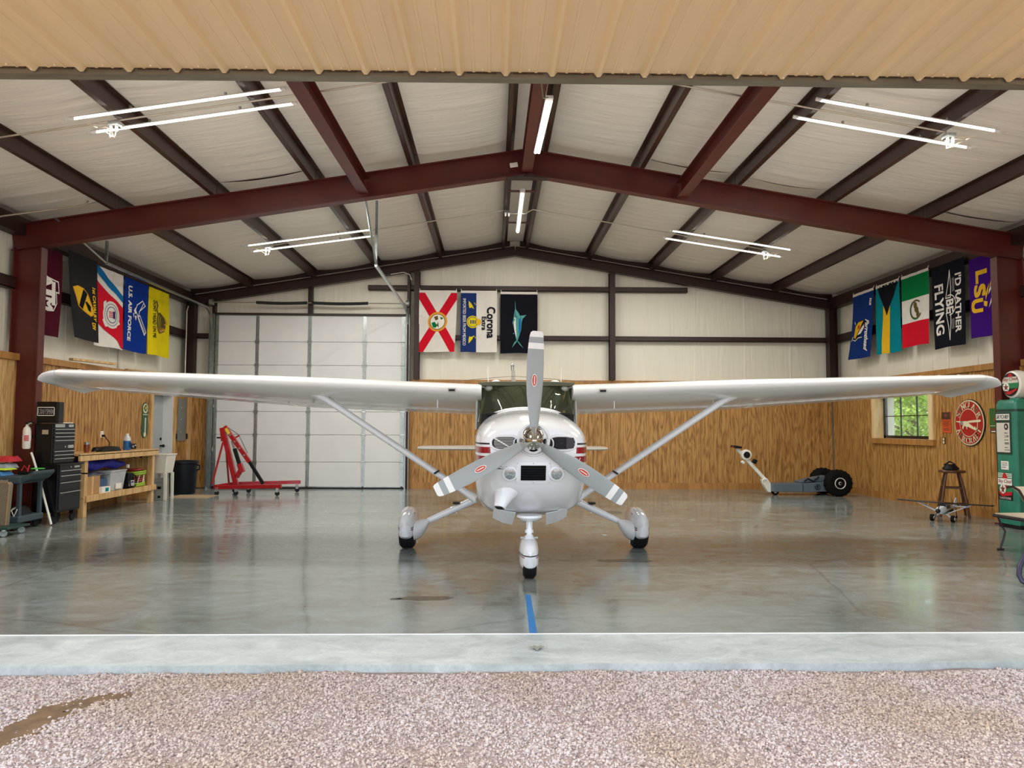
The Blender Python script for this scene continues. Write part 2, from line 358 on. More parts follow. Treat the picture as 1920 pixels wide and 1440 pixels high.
sz = .0054 + .0058 * rng.random(N) ** 2.0 + .007 * (rng.random(N) > .985)
vv = np.einsum('nij,nkj->nki', Rm, vv) * sz[:, None, None]
zz = np.array([gz(a, b) for a, b in zip(xs, ys)]) + sz * rng.uniform(-.1, .5, N)
vv += np.stack([xs, ys, zz], 1)[:, None, :]
me = bpy.data.meshes.new('gravel'); me.vertices.add(N * 8); me.vertices.foreach_set('co', vv.ravel())
ff = (fc[None] + (np.arange(N) * 8)[:, None, None]).reshape(-1)
me.loops.add(len(ff)); me.loops.foreach_set('vertex_index', ff); me.polygons.add(N * 6)
me.polygons.foreach_set('loop_start', np.arange(N * 6) * 4); me.update(calc_edges=True); me.materials.append(MATS['gravel'])
go = bpy.data.objects.new('gravel', me); col.objects.link(go); go['kind'] = 'stuff'; go['label'] = 'loose pinkish crushed gravel in front of the concrete slab'; go['category'] = 'gravel'
mb = MB(); P = [(-3.05 + 1.32 * i / 30) for i in range(31)]
def rp(u, v):
    f = u * (len(RUT) - 1); i = min(len(RUT) - 2, int(f)); k = f - i; c = RUT[i].lerp(RUT[i + 1], k); d = (RUT[i + 1] - RUT[i]).normalized()
    q = c + V((d.y, -d.x)) * ((v - .5) * 2.6 * (RUTW[i] + (RUTW[i + 1] - RUTW[i]) * k + .01)); return (q.x, q.y, gz(q.x, q.y) + .003)
mb.grid(30, 6, rp)
struct(mb, 'mud_patch', 'mud', ground, smooth=True)

floor = struct(MB().box(-7.9, 5.285, -.25, 7.9, 17.7, 0), 'floor', 'polished_concrete')
mb = MB(); n = 120; bot = []; top = []
for i in range(n + 1):
    x = -7.9 + 15.8 * i / n; e = 4.635 + .006 * sin(x * 3) + .004 * sin(x * 11); bot.append(x); top.append(e)
for k, (z0, z1) in enumerate(((-.25, -.008),)):
    for i in range(n):
        a, b, c, d = bot[i], bot[i + 1], top[i], top[i + 1]
        mb.add([(a, c, z0), (b, d, z0), (b, d, z1), (a, c, z1), (b, 5.268, z1 + .006), (a, 5.268, z1 + .006)], [(0, 1, 2, 3), (3, 2, 4, 5)])
struct(mb, 'apron_slab', 'apron_concrete', floor)
struct(MB().box(-7.9, 5.268, -.25, 7.9, 5.285, .001), 'trim_1', 'white')
for (x, y, rx, ry, sd) in ((-1.05, 6.35, .24, .075, 1), (-1.3, 6.33, .05, .03, 2), (.9, 8.1, .28, .1, 4)):
    random.seed(sd); mb = MB(); m_ = 40
    rad = [1 + .45 * noise.noise(V((cos(2 * pi * i / m_) * 1.6, sin(2 * pi * i / m_) * 1.6, sd))) + .12 * random.uniform(-1, 1) for i in range(m_)]
    mb.add([(x + rx * r * cos(2 * pi * i / m_), y + ry * r * sin(2 * pi * i / m_), .0012) for i, r in enumerate(rad)], [tuple(range(m_))])
    struct(mb, 'oil_stain', 'oil_stain', floor)
struct(MB().cb((1.52, 12.65, .003), (.34, .3, .006)), 'drain_cover', 'dull_steel', floor)

# walls: a vinyl-faced insulated upper wall, wood-lined below
def wall(name, boxes):
    mb = MB()
    for b in boxes: mb.box(*b)
    return struct(mb, name, 'wall_vinyl')
wl = wall('wall_left', [(-7.95, 5.2, 0, -7.72, 15.5, 4.62), (-7.95, 15.5, 2.13, -7.72, 16.5, 4.62), (-7.95, 16.5, 0, -7.72, 17.7, 4.62)])
wr = wall('wall_right', [(7.72, 5.2, 0, 7.95, 13.45, 4.62), (7.72, 13.45, 0, 7.95, 15.38, 1.24), (7.72, 13.45, 2.16, 7.95, 15.38, 4.62), (7.72, 15.38, 0, 7.95, 17.7, 4.62)])
mb = MB().box(-7.95, 17.45, 0, -6.98, 17.7, 4.45).box(-6.98, 17.45, 4.03, -2.55, 17.7, 4.45).box(-2.55, 17.45, 0, 7.95, 17.7, 4.45)
mb.prism([(-7.95, 4.45), (7.95, 4.45), (7.95, 4.66), (0, 5.96), (-7.95, 4.66)], lambda x, z, k: (x, 17.45 + .25 * k, z))
wb = struct(mb, 'wall_back', 'wall_vinyl')
mb = MB().box(-7.95, 5.05, 0, -6.9, 5.2, 3.95).box(6.9, 5.05, 0, 7.95, 5.2, 3.95)
mb.prism([(-7.95, 3.95), (7.95, 3.95), (7.95, 4.66), (0, 5.96), (-7.95, 4.66)], lambda x, z, k: (x, 5.05 + .15 * k, z))
struct(mb, 'wall_front', 'wall_vinyl')
# vertical lap seams of the vinyl facing
for par, pts in ((wl, [(-7.72, y) for y in (9.4, 12.6, 14.0, 15.05, 16.2)]), (wr, [(7.72, y) for y in (9.4, 12.3, 13.1, 13.6, 14.4, 15.2, 16.3)]), (wb, [(x, 17.45) for x in (-1.7, -.6, .55, 1.6, 3.1, 4.3, 5.5, 6.6)])):
    for x, y in pts: struct(MB().box(x - .012, y - .012, 2.45, x + .012, y + .012, 4.4 if par is not wb else zr(x)), 'seam', 'insulation', par)

# grooved plywood sheets
PAN = {}
def sheet_mesh(w, h):
    k = (round(w, 3), round(h, 3))
    if k in PAN: return PAN[k]
    xs_ = [(0, .004), (.004, 0)]; x = .1016
    while x < w - .03:
        xs_ += [(x - .008, 0), (x - .006, .011), (x + .006, .011), (x + .008, 0)]; x += .1016
    xs_ += [(w - .004, 0), (w, .004)]
    mb = MB(); mb.loft([[(a, b, z) for a, b in xs_] + [(w, .02, z), (0, .02, z)] for z in (0, h)])
    PAN[k] = mb; return mb
def sheets(par, wallkind, s0, s1, z0, z1, m='plywood', step=1.219):
    s = s0
    while s < s1 - .02:
        w = min(step, s1 - s); me_k = ('S', round(w, 3), round(z1 - z0, 3), m)
        if me_k not in PAN:
            o = sheet_mesh(w - .003, z1 - z0).build('panel', m, par, org=V((0, 0, 0))); PAN[me_k] = o.data
        else:
            o = bpy.data.objects.new('panel', PAN[me_k]); col.objects.link(o); o.parent = par
        if wallkind == 'back': o.location = (s, BY, z0)
        elif wallkind == 'left': o.location = (LX, s, z0); o.rotation_euler = (0, 0, pi / 2)
        else: o.location = (RX, s + w, z0); o.rotation_euler = (0, 0, -pi / 2)
        s += step
sheets(wl, 'left', 5.2, 11.05, .14, 2.4, 'plywood_pale'); sheets(wl, 'left', 11.05, 15.4, .14, 2.4); sheets(wl, 'left', 16.6, 17.33, .02, 2.4); sheets(wl, 'left', 15.4, 16.6, 2.2, 2.4)
sheets(wr, 'right', 5.2, 13.36, .14, 2.4); sheets(wr, 'right', 15.44, 17.34, .14, 2.4); sheets(wr, 'right', 13.36, 15.44, .14, 1.2); sheets(wr, 'right', 13.36, 15.44, 2.2, 2.4)
sheets(wb, 'back', -2.42, 7.53, .14, 2.42); sheets(wb, 'back', -7.53, -7.02, .02, 2.42)
# caps, baseboards, corner strips
struct(MB().box(LX - .15, 5.2, 2.4, LX + .045, 11.25, 2.5).box(LX - .15, 11.3, 2.4, LX + .045, 17.34, 2.5), 'trim_2', 'trim_wood', bevel=.004)
struct(MB().box(RX - .045, 5.2, 2.4, RX + .15, 11.0, 2.5).box(RX - .045, 11.25, 2.4, RX + .15, 17.34, 2.5), 'trim_3', 'trim_wood', bevel=.004)
struct(MB().box(-2.42, BY - .045, 2.42, 7.5, BY + .1, 2.54), 'trim_4', 'trim_wood', bevel=.004)
struct(MB().box(LX, 5.2, 0, LX + .02, 15.36, .14), 'baseboard_left', 'trim_wood'); struct(MB().box(RX - .02, 5.2, 0, RX, 17.33, .14), 'baseboard_right', 'trim_wood')
struct(MB().box(-2.42, BY - .02, 0, 7.5, BY, .15), 'baseboard_back', 'trim_wood')
struct(MB().box(LX - .01, 17.26, 0, LX + .07, 17.34, 2.4), 'trim_5', 'lumber'); struct(MB().box(-2.47, BY - .03, 0, -2.4, BY + .02, 2.42), 'trim_6', 'trim_wood')

# steel: columns and girts
def channel(mb, x0, y0, z0, x1, y1, z1): return mb.box(x0, y0, z0, x1, y1, z1)
for par, s in ((wl, -1), (wr, 1)):
    struct(MB().ibeam((s * 7.42, 11.1, 0), (s * 7.42, 11.1, 4.08), (1, 0, 0), .42, .15, .02), 'column', 'steel_red', par)
    struct(MB().box(s * 7.42 - .26, 11.0, 0, s * 7.42 + .26, 11.2, .018), 'base_plate', 'steel_red', par)
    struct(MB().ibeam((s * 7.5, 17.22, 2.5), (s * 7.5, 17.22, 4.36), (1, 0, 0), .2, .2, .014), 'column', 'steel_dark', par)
    for a, b in ((5.2, 11.05), (11.15, 17.3)):
        struct(MB().box(s * 7.72, a, 3.46, s * 7.58, b, 3.47).box(s * 7.72, a, 3.62, s * 7.58, b, 3.63).box(s * 7.595, a, 3.46, s * 7.58, b, 3.63), 'girt', 'steel_dark', par)
for x in (-2.3, 2.3):
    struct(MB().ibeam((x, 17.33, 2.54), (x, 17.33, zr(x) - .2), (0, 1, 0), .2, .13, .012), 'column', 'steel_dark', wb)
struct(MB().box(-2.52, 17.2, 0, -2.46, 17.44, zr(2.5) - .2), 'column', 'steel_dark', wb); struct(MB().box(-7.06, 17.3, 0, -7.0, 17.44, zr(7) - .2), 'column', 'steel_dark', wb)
struct(MB().ibeam((-4.78, 17.3, 4.06), (-4.78, 17.3, zr(4.78) - .2), (1, 0, 0), .1, .12, .012), 'column', 'steel_dark', wb)
for x0, x1, z in ((-3.45, 4.1, 4.7), (-2.2, 7.45, 3.53), (-7.45, -7.05, 3.53)):
    struct(MB().box(x0, 17.28, z - .055, x1, 17.29, z + .055).box(x0, 17.28, z + .045, x1, 17.44, z + .055).box(x0, 17.28, z - .055, x1, 17.44, z - .045), 'girt', 'steel_dark', wb)
struct(MB().box(-7.0, 17.25, 4.03, -2.5, 17.44, 4.07), 'door_header', 'steel_dark', wb)
struct(MB().box(-7.3, 17.27, 4.24, -7.0, 17.44, 4.28), 'girt', 'steel_dark', wb)

# ceiling: sagging white insulation between the purlins
PX = [-7.6, -6.17, -4.7, -3.22, -1.73, -.25, .25, 1.73, 3.22, 4.7, 6.17, 7.6]
mb = MB().add([(-7.95, 5.05, zr(7.95) + .25), (0, 5.05, zr(0) + .25), (0, 17.7, zr(0) + .25), (-7.95, 17.7, zr(7.95) + .25), (7.95, 5.05, zr(7.95) + .25), (7.95, 17.7, zr(7.95) + .25)], [(0, 1, 2, 3), (1, 4, 5, 2)])
ceil = struct(mb, 'ceiling', 'white_gap')
for i in range(11):
    xa, xb = PX[i], PX[i + 1]
    for k, (ya, yb) in enumerate(((5.2, 11.1), (11.1, 17.44))):
        nu, nv = (14, 150) if abs(xb - xa) > .8 else (6, 90)
        folds = [(5.2 + 1.83 * j + .25 * random.uniform(-1, 1), .012 * random.uniform(.4, 1.2)) for j in range(-1, 9)] + [(random.uniform(ya, yb), .007 * random.uniform(.4, 1)) for j in range(14)]
        sg = random.uniform(.035, .06) * min(1, (xb - xa) / 1.4)
        def f(u, v, xa=xa, xb=xb, ya=ya, yb=yb, folds=folds, sg=sg, i=i):
            x = xa + (xb - xa) * u; y = ya + (yb - ya) * v; s_ = 4 * u * (1 - u)
            z = zr(x) + .2 - sg * s_
            yy = y + .1 * s_ * (1 if x < 0 else 1)
            for c, a in folds:
                d = abs(yy + .05 * noise.noise(V((x * 1.5, c, i))) - c)
                if d < .09: z -= a * (.35 + .65 * s_) * (1 - d / .09) ** 1.6
            z += .010 * s_ ** .5 * noise.noise(V((x * .8, y * 5, i))) + .004 * noise.noise(V((x * 1.2, y * 17, i)))
            return (x, y, z)
        struct(MB().grid(nu, nv, f), 'insulation_strip', 'insulation', ceil, smooth=True)
for s, xs_ in ((-1, PX[1:6]), (1, PX[6:11])):
    for x in xs_:
        for ya, yb in ((5.2, 11.11), (11.13, 17.42)):
            z = zr(x); mb = MB().box(x - .004, ya, z, x + .004, yb, z + .2)
            mb.box(min(x, x + s * .07), ya, z, max(x, x + s * .07), yb, z + .006).box(x + s * .066 - .003, ya, z, x + s * .066 + .003, yb, z + .022)
            mb.box(min(x, x - s * .06), ya, z + .19, max(x, x - s * .06), yb, z + .197)
            struct(mb, 'purlin', 'steel_brown', ceil)
    for ya, yb in ((5.2, 11.1), (11.1, 17.42)):
        x = s * 7.6; struct(MB().box(x - .09, ya, 4.28, x + .09, yb, 4.29).box(x - s * .09 - .005, ya, 4.28, x - s * .09 + .005, yb, 4.53), 'purlin', 'steel_dark', ceil)
def zoff(o): return o
for s in (-1, 1):
    struct(MB().ibeam((s * 7.7, 11.12, zr(7.7) - .195), (0, 11.12, zr(0) - .195), (0, 0, 1), .39, .16, .016), 'rafter', 'steel_red', ceil)
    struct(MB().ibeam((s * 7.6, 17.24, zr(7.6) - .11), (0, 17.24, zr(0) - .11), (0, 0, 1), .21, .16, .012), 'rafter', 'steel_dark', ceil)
    struct(MB().loft([[(x, 17.36, zr(x) + .09), (x, 17.44, zr(x) + .09), (x, 17.44, zr(x) + .2), (x, 17.36, zr(x) + .2)] for x in (s * 7.6, s * .12)]), 'rake_angle', 'steel_dark', ceil)
struct(MB().box(-.09, 11.05, zr(0) - .40, .09, 11.19, zr(0) - .388).add([(-.34, 11.04, zr(.34) - .39), (.34, 11.04, zr(.34) - .39), (.34, 11.2, zr(.34) - .39), (-.34, 11.2, zr(.34) - .39)], [(0, 1, 2, 3)]), 'ridge_plate', 'steel_dark', ceil)
for xa, xb, z in ((-2.46, -2.58, 5.06), (.0, .04, 5.43), (2.36, 2.36, 5.06)):
    struct(MB().ibeam((xa, 11.03, z), (xb, 5.2, z), (0, 0, 1), .24, .16, .012), 'brace_beam', 'steel_red', ceil)
for y in (13.05, 15.1):
    struct(MB().box(-.246, y - .05, zr(.25) + .02, .246, y + .05, zr(.25) + .03), 'ridge_spacer', 'hoist_red' if 0 else 'steel_red', ceil)
struct(MB().cb((-.2, 11.03, 5.42), (.12, .006, .07), Matrix.Rotation(R(-9), 3, 'Y')), 'paper_tag', 'print_white', ceil)

# door 1: the raised bifold leaf over the apron
ztilt = lambda x: 3.852 + .0045 * x
d1 = struct(MB().box(-7.4, 2.9, 3.93, 7.4, 5.0, 4.1), 'door_1', 'canopy_tan')
prof = [(0, 0), (.118, 0), (.122, .007), (.136, .007), (.14, 0), (.19, 0), (.194, .007), (.208, .007), (.212, 0), (.277, 0)]
x = -7.38
rib = [(0, 0), (.022, -.03), (.045, -.03), (.067, 0), (.118, 0), (.124, -.005), (.138, -.005), (.144, 0), (.225, 0), (.231, -.005), (.245, -.005), (.251, 0)]
i = 0; k = 0
while x < 7.2:
    mb = MB(); pts = []
    for j in range(3):
        for a, b in rib: pts.append((x + .315 * j + a, b))
    pts.append((x + .945, 0))
    mb.loft([[(a, y, ztilt(a) + b) for a, b in pts] + [(a, y, ztilt(a) + b + .002) for a, b in reversed(pts)] for y in (2.9, 4.885)])
    struct(mb, 'sheet_panel', 'canopy_tan', d1); x += .945
ms, mf = MB(), MB()
xx = -7.38
while xx < 7.3:
    ms.ball((xx + .19, 4.85, ztilt(xx) - .002), (.008, .008, .006), 8, 4)
    if random.random() < .35: ms.ball((xx + .033, 4.86, ztilt(xx) - .032), (.008, .008, .006), 8, 4)
    n_ = 9
    mf.loft([[(xx + .085 + .2 * t / n_, 4.886, ztilt(xx) - .004 - .006 * random.random()), (xx + .085 + .2 * t / n_, 4.90, ztilt(xx) - .006), (xx + .085 + .2 * t / n_, 4.90, ztilt(xx) + .02), (xx + .085 + .2 * t / n_, 4.886, ztilt(xx) + .02)] for t in range(n_ + 1)])
    xx += .315
o = struct(ms, 'screws', 'screw_white', d1, smooth=True); o['kind'] = 'stuff'
o = struct(mf, 'foam_closure', 'foam_dirt', d1); o['kind'] = 'stuff'
mb = MB(); mb.loft([[(x_, 4.9, ztilt(x_) - .032 - .012 * (x_ / 4) ** 2), (x_, 4.985, ztilt(x_) - .032 - .012 * (x_ / 4) ** 2), (x_, 4.985, ztilt(x_) + .02), (x_, 4.9, ztilt(x_) + .02)] for x_ in [-7.4 + .37 * i for i in range(41)]])
struct(mb, 'bottom_tube', 'dull_steel', d1, smooth=True)

# door 2: the sectional overhead door in the back wall
d2 = struct(MB().box(-6.98, 17.36, 0, -2.56, 17.4, 4.02), 'door_2', 'door_white')
zs = [.02, .61, 1.24, 1.775, 2.315, 2.856, 3.406, 4.02]
for a, b in zip(zs, zs[1:]):
    struct(MB().box(-6.98, 17.315, a + .004, -2.56, 17.36, b - .004), 'door_section', 'door_white', d2, bevel=.006)
    for xa, xb in ((-6.99, -6.9), (-6.04, -5.965), (-4.83, -4.75), (-3.55, -3.47), (-2.655, -2.565)):
        struct(MB().box(xa, 17.306, a + .006, xb, 17.316, b - .006).box(xa + .02, 17.3, a + .012, xb - .02, 17.307, b - .012), 'stile', 'galvanized', d2)
        if b < 4: struct(MB().cb(((xa + xb) / 2, 17.298, b), (.1, .012, .075)).cyl((xa, 17.29, b), (xb, 17.29, b), .009, n=8), 'hinge', 'galvanized', d2)
struct(MB().box(-6.98, 17.29, 0, -2.56, 17.36, .03), 'bottom_seal', 'black', d2); struct(MB().box(-6.98, 17.3, .03, -2.56, 17.315, .055), 'bottom_rail', 'galvanized', d2)
for x, yl, s in ((-7.03, 12.5, -1), (-2.5, 12.5, 1)):
    pts = [(x, 17.22, .05), (x, 17.22, 3.7)] + [(x, 17.22 - .42 + .42 * cos(a), 3.7 + .42 * sin(a)) for a in [pi / 2 * i / 8 for i in range(1, 9)]] + [(x, yl, 4.16)]
    mb = MB()
    for i in range(len(pts) - 1):
        mb.loft([[(p[0] - .025, p[1], p[2]), (p[0] + .025, p[1], p[2]), (p[0] + .025, p[1] + (.012 if i == 0 else 0), p[2] + (0 if i == 0 else .035)), (p[0] - .025, p[1] + (.012 if i == 0 else 0), p[2] + (0 if i == 0 else .035))] for p in pts[i:i + 2]])
    struct(mb, 'track', 'galvanized', d2)
    struct(MB().box(x - .05, 17.25, 0, x + .05, 17.258, 4.05).box(x + s * .04, 17.18, 0, x + s * .05, 17.258, 4.05), 'track_angle', 'galvanized', d2)
    struct(MB().box(x - .02, yl - .02, 4.15, x + .02, yl + .02, zr(x) + .02), 'hanger', 'galvanized', d2)
    struct(MB().tube([(x, yl + .02, 4.17), (x, yl - 1.5, zr(x) + .0)], .018, 6), 'hanger', 'galvanized', d2)
    struct(MB().cyl((x - .04, 17.16, 4.3), (x + .04, 17.16, 4.3), .075, n=16), 'cable_drum', 'galvanized', d2)
struct(MB().cyl((-7.05, 17.16, 4.3), (-2.48, 17.16, 4.3), .013, n=8), 'torsion_shaft', 'conduit', d2)
for xa, xb in ((-6.0, -4.83), (-4.72, -3.42)):
    mb = MB(); n_ = 60; mb.loft([mb.ring((xa + (xb - xa) * i / n_, 17.16, 4.3 - .018 * sin(pi * i / n_)), (1, 0, 0), .034 + .004 * (i % 2), 10) for i in range(n_ + 1)])
    struct(mb, 'torsion_spring', 'spring_black', d2)
for z, r in ((.9, .05), (1.9, .04), (2.6, .04)):
    struct(MB().tube(arc((-6.95, 17.24, z), r, 0, 2 * pi, 14, (0, .25, 0), (0, 0, 1)), .008, 5), 'latch_ring', 'chrome_soft', d2)

# door 3: grey walk door in the left wall
d3 = struct(MB().box(-7.8, 15.5, .0, -7.76, 16.5, 2.1), 'door_3', 'door_grey', bevel=.004)
struct(MB().box(-7.82, 16.47, 0, LX, 16.5, 2.13).box(-7.82, 15.5, 2.1, LX, 16.5, 2.13).box(-7.82, 15.5, 0, LX, 15.53, 2.13), 'door_jamb', 'door_white', d3)
struct(MB().cyl((-7.76, 16.38, 1.0), (-7.71, 16.38, 1.0), .02).ball((-7.69, 16.38, 1.0), .034), 'door_knob', 'black', d3, smooth=True)
struct(MB().cyl((-7.76, 16.38, 1.15), (-7.74, 16.38, 1.15), .028), 'dead_bolt', 'black', d3)
struct(MB().box(LX - .02, 15.4, 0, LX + .03, 15.5, 2.25).box(LX - .02, 16.5, 0, LX + .03, 16.6, 2.25).box(LX - .02, 15.4, 2.13, LX + .03, 16.6, 2.23), 'trim_7', 'lumber')

# window 1 with its casing, and the trees beyond
w1 = struct(MB().box(7.7, 13.5, 1.24, 7.76, 13.57, 2.14).box(7.7, 15.29, 1.24, 7.76, 15.36, 2.14).box(7.7, 13.5, 1.24, 7.76, 15.36, 1.3).box(7.7, 13.5, 2.09, 7.76, 15.36, 2.14), 'window_1', 'black_gloss')
for j in range(3):
    for k in range(2):
        y0 = 13.57 + j * .5733; z0 = 1.3 + k * .395
        struct(MB().box(7.725, y0, z0, 7.731, y0 + .5733, z0 + .395), 'pane', 'clear_glass', w1)
struct(MB().box(7.71, 14.14, 1.3, 7.74, 14.155, 2.09).box(7.71, 14.713, 1.3, 7.74, 14.728, 2.09).box(7.71, 13.57, 1.687, 7.74, 15.29, 1.703), 'muntin', 'black_gloss', w1)
struct(MB().box(7.53, 13.44, 1.215, 7.72, 13.47, 2.16).box(7.53, 15.36, 1.215, 7.72, 15.39, 2.16).box(7.53, 13.44, 2.14, 7.72, 15.39, 2.17).box(7.53, 13.44, 1.215, 7.72, 15.39, 1.24), 'casing', 'pine_lit', w1)
struct(MB().box(7.52, 13.32, 1.24, 7.555, 13.45, 2.3).box(7.52, 15.38, 1.24, 7.555, 15.5, 2.3).box(7.52, 13.32, 2.16, 7.555, 15.5, 2.3), 'casing', 'pine_lit', w1)
struct(MB().box(7.49, 13.28, 1.13, 7.56, 15.52, 1.24), 'sill', 'trim_wood', w1, bevel=.004)
m, t, p = newmat('leaf'); tc = coords(t)
t.links.new(ramp(t, noisetex(t, tc, 1.1, 4), [(.3, S(120, 156, 60)), (.55, S(180, 206, 92)), (.75, S(214, 228, 136))]), p.inputs['Base Color']); p.inputs['Roughness'].default_value = .5
tr = nd(t, 'BsdfTranslucent'); tr.inputs[0].default_value = S(170, 206, 70); ms_ = nd(t, 'MixShader'); ms_.inputs[0].default_value = .4
t.links.new(p.outputs[0], ms_.inputs[1]); t.links.new(tr.outputs[0], ms_.inputs[2]); t.links.new(ms_.outputs[0], t.nodes['Material Output'].inputs[0])
mat('bark', S(112, 100, 84), .9, var=.3, scale=12)
TL = ['leafy green tree with low branches seen through the left of the window', 'tall green tree behind the middle panes of the window', 'pale green bushy tree filling the right panes of the window', 'green tree farthest beyond the window, showing between the nearer ones', 'low spreading green tree closest outside the window']
for k, (x, y, h, r) in enumerate(((15.0, 31.5, 6.5, 2.3), (20.0, 32.5, 7.5, 2.4), (16.6, 25.9, 6.0, 2.2), (19.0, 40.0, 9.0, 3.6), (12.2, 22.2, 3.4, 1.5))):
    t_ = thing('tree', TL[k], 'tree', (x, y, -.13)); random.seed(40 + k); mb = MB()
    mb.tube([(0, 0, 0), (.1, .05, h * .3), (-.05, .1, h * .6), (.05, 0, h * .85)], [.17, .13, .09, .03], 7)
    cl = [(random.uniform(-1, 1) * r * .75, random.uniform(-1, 1) * r * .75, random.uniform(.14, .92) * h, random.uniform(.5, .95) * r * .5) for _ in range(26)]
    for c in cl[:12]: mb.tube([(0, 0, h * .15 + c[2] * .45), (c[0] * .5, c[1] * .5, c[2] * .8), (c[0], c[1], c[2])], [.06, .04, .015], 5)
    mb.build('trunk', 'bark', t_, smooth=True); ml = MB()
    for j in range(7000):
        c = random.choice(cl); d = V((random.gauss(0, 1), random.gauss(0, 1), random.gauss(0, 1))).normalized() * c[3] * random.random() ** .4
        q0 = V(c[:3]) + d; a = V((random.uniform(-1, 1), random.uniform(-1, 1), random.uniform(-1, 1))).normalized(); b = a.cross(V((random.uniform(-1, 1), random.uniform(-1, 1), random.uniform(-1, 1)))).normalized(); l = random.uniform(.05, .1)
        ml.add([q0 - a * l, q0 + b * l * .45, q0 + a * l, q0 - b * l * .45], [(0, 1, 2, 3)])
    ml.build('foliage', 'leaf', t_, kind='stuff')
random.seed(11)
# ---------------------------------------------------------------- the aeroplane
AX = -.12
ap = thing('airplane', 'white high-wing single-engine airplane with three-blade grey propeller parked nose-out on the hangar floor', 'airplane', (AX, 7.9, 0), world=True)
def Pt(x, y, z): return V((AX + x, y, z))
ST = [(6.79, .375, 1.435, 1.10), (6.805, .405, 1.45, 1.05), (6.84, .445, 1.475, .97), (6.9, .478, 1.503, .885), (7.0, .505, 1.532, .785), (7.15, .53, 1.562, .69), (7.36, .547, 1.592, .605), (7.6, .555, 1.618, .555), (7.85, .56, 1.643, .53)]
def stn(y, T=ST):
    if y <= T[0][0]: return T[0][1:]
    for a, b in zip(T, T[1:]):
        if y <= b[0]:
            k = (y - a[0]) / (b[0] - a[0]); return tuple(p + (q - p) * k for p, q in zip(a[1:], b[1:]))
    return T[-1][1:]
ZC = 1.27
NB = lambda y: 3.0 + 1.6 * min(1, max(0, (y - 6.9) / .5)) - 1.8 * min(1, max(0, (y - 10) / 3))
def sect(y, N=56, T=ST, off=0):
    a, zt, zb = stn(y, T); out = []
    a += off; zt += off; zb -= off
    for i in range(N):
        th = 2 * pi * i / N; c, s_ = cos(th), sin(th); e = 2 / (2.35 if s_ > 0 else NB(y))
        x = a * abs(c) ** e * (1 if c > 0 else -1)
        zc = min(ZC, zt - .08); z = zc + (zt - zc if s_ > 0 else zc - zb) * abs(s_) ** e * (1 if s_ > 0 else -1)
        out.append(Pt(x, y, z))
    return out
def inside(x, z, y):
    a, zt, zb = stn(y); n = 2.35 if z > ZC else NB(y); b = (zt - ZC) if z > ZC else (ZC - zb)
    return (abs(x) / a) ** n + (abs(z - ZC) / b) ** n < 1
def surfY(x, z):
    lo, hi = 6.79, 7.85
    if inside(x, z, lo): return lo
    for _ in range(30):
        m_ = (lo + hi) / 2
        if inside(x, z, m_): hi = m_
        else: lo = m_
    return hi
def ztop(y, x):
    a, zt, zb = stn(y); q = min(1, abs(x) / a); return ZC + (zt - ZC) * (1 - q ** 2.35) ** (1 / 2.35)
MB().loft([sect(s_[0]) for s_ in ST[:7]] + [sect(7.36)]).build('cowling', 'white_paint', ap, True)
ST2 = [(7.365, .547, 1.592, .605), (7.6, .555, 1.618, .555), (7.85, .56, 1.643, .53), (8.05, .565, 1.60, .52), (8.3, .568, 1.5, .51), (9.5, .56, 1.48, .56), (9.62, .555, 1.6, .57), (9.72, .55, 1.9, .58), (10.3, .48, 1.84, .66), (11.5, .35, 1.62, .8), (13.2, .2, 1.42, .93), (15.0, .05, 1.28, 1.06)]
MB().loft([sect(s_[0], T=ST2) for s_ in ST2]).build('fuselage', 'white_paint', ap, True)
MB().loft([sect(7.352, off=.002), sect(7.372, off=.002)], cap=False).build('cowl_seam', 'plane_grey', ap, True)
# trim stripes along the cowl and cabin sides
for s in (-1, 1):
    for z0, z1, m in ((1.285, 1.30, 'stripe_black'), (1.205, 1.262, 'stripe_red'), (1.12, 1.178, 'stripe_red'), (1.06, 1.085, 'stripe_black')):
        rows = []
        for i in range(40):
            y = 6.80 + .0 + 2.6 * (i / 39) ** 2
            T_ = ST if y < 7.36 else ST2; row = []
            for z in (z0, z1):
                zz_ = z - .05 * max(0, 1 - (y - 6.8) / .5) * 0; a, zt, zb = stn(y, T_); n_ = 2.35 if z > ZC else NB(y); b = (zt - ZC) if z > ZC else ZC - zb
                row.append(Pt(s * (a * max(0, 1 - (abs(z - ZC) / b) ** n_) ** (1 / n_) + .002), y - .001, zz_))
            rows.append(row)
        MB().loft(rows, cap=False, closed=False).build('side_stripe', m, ap, True)
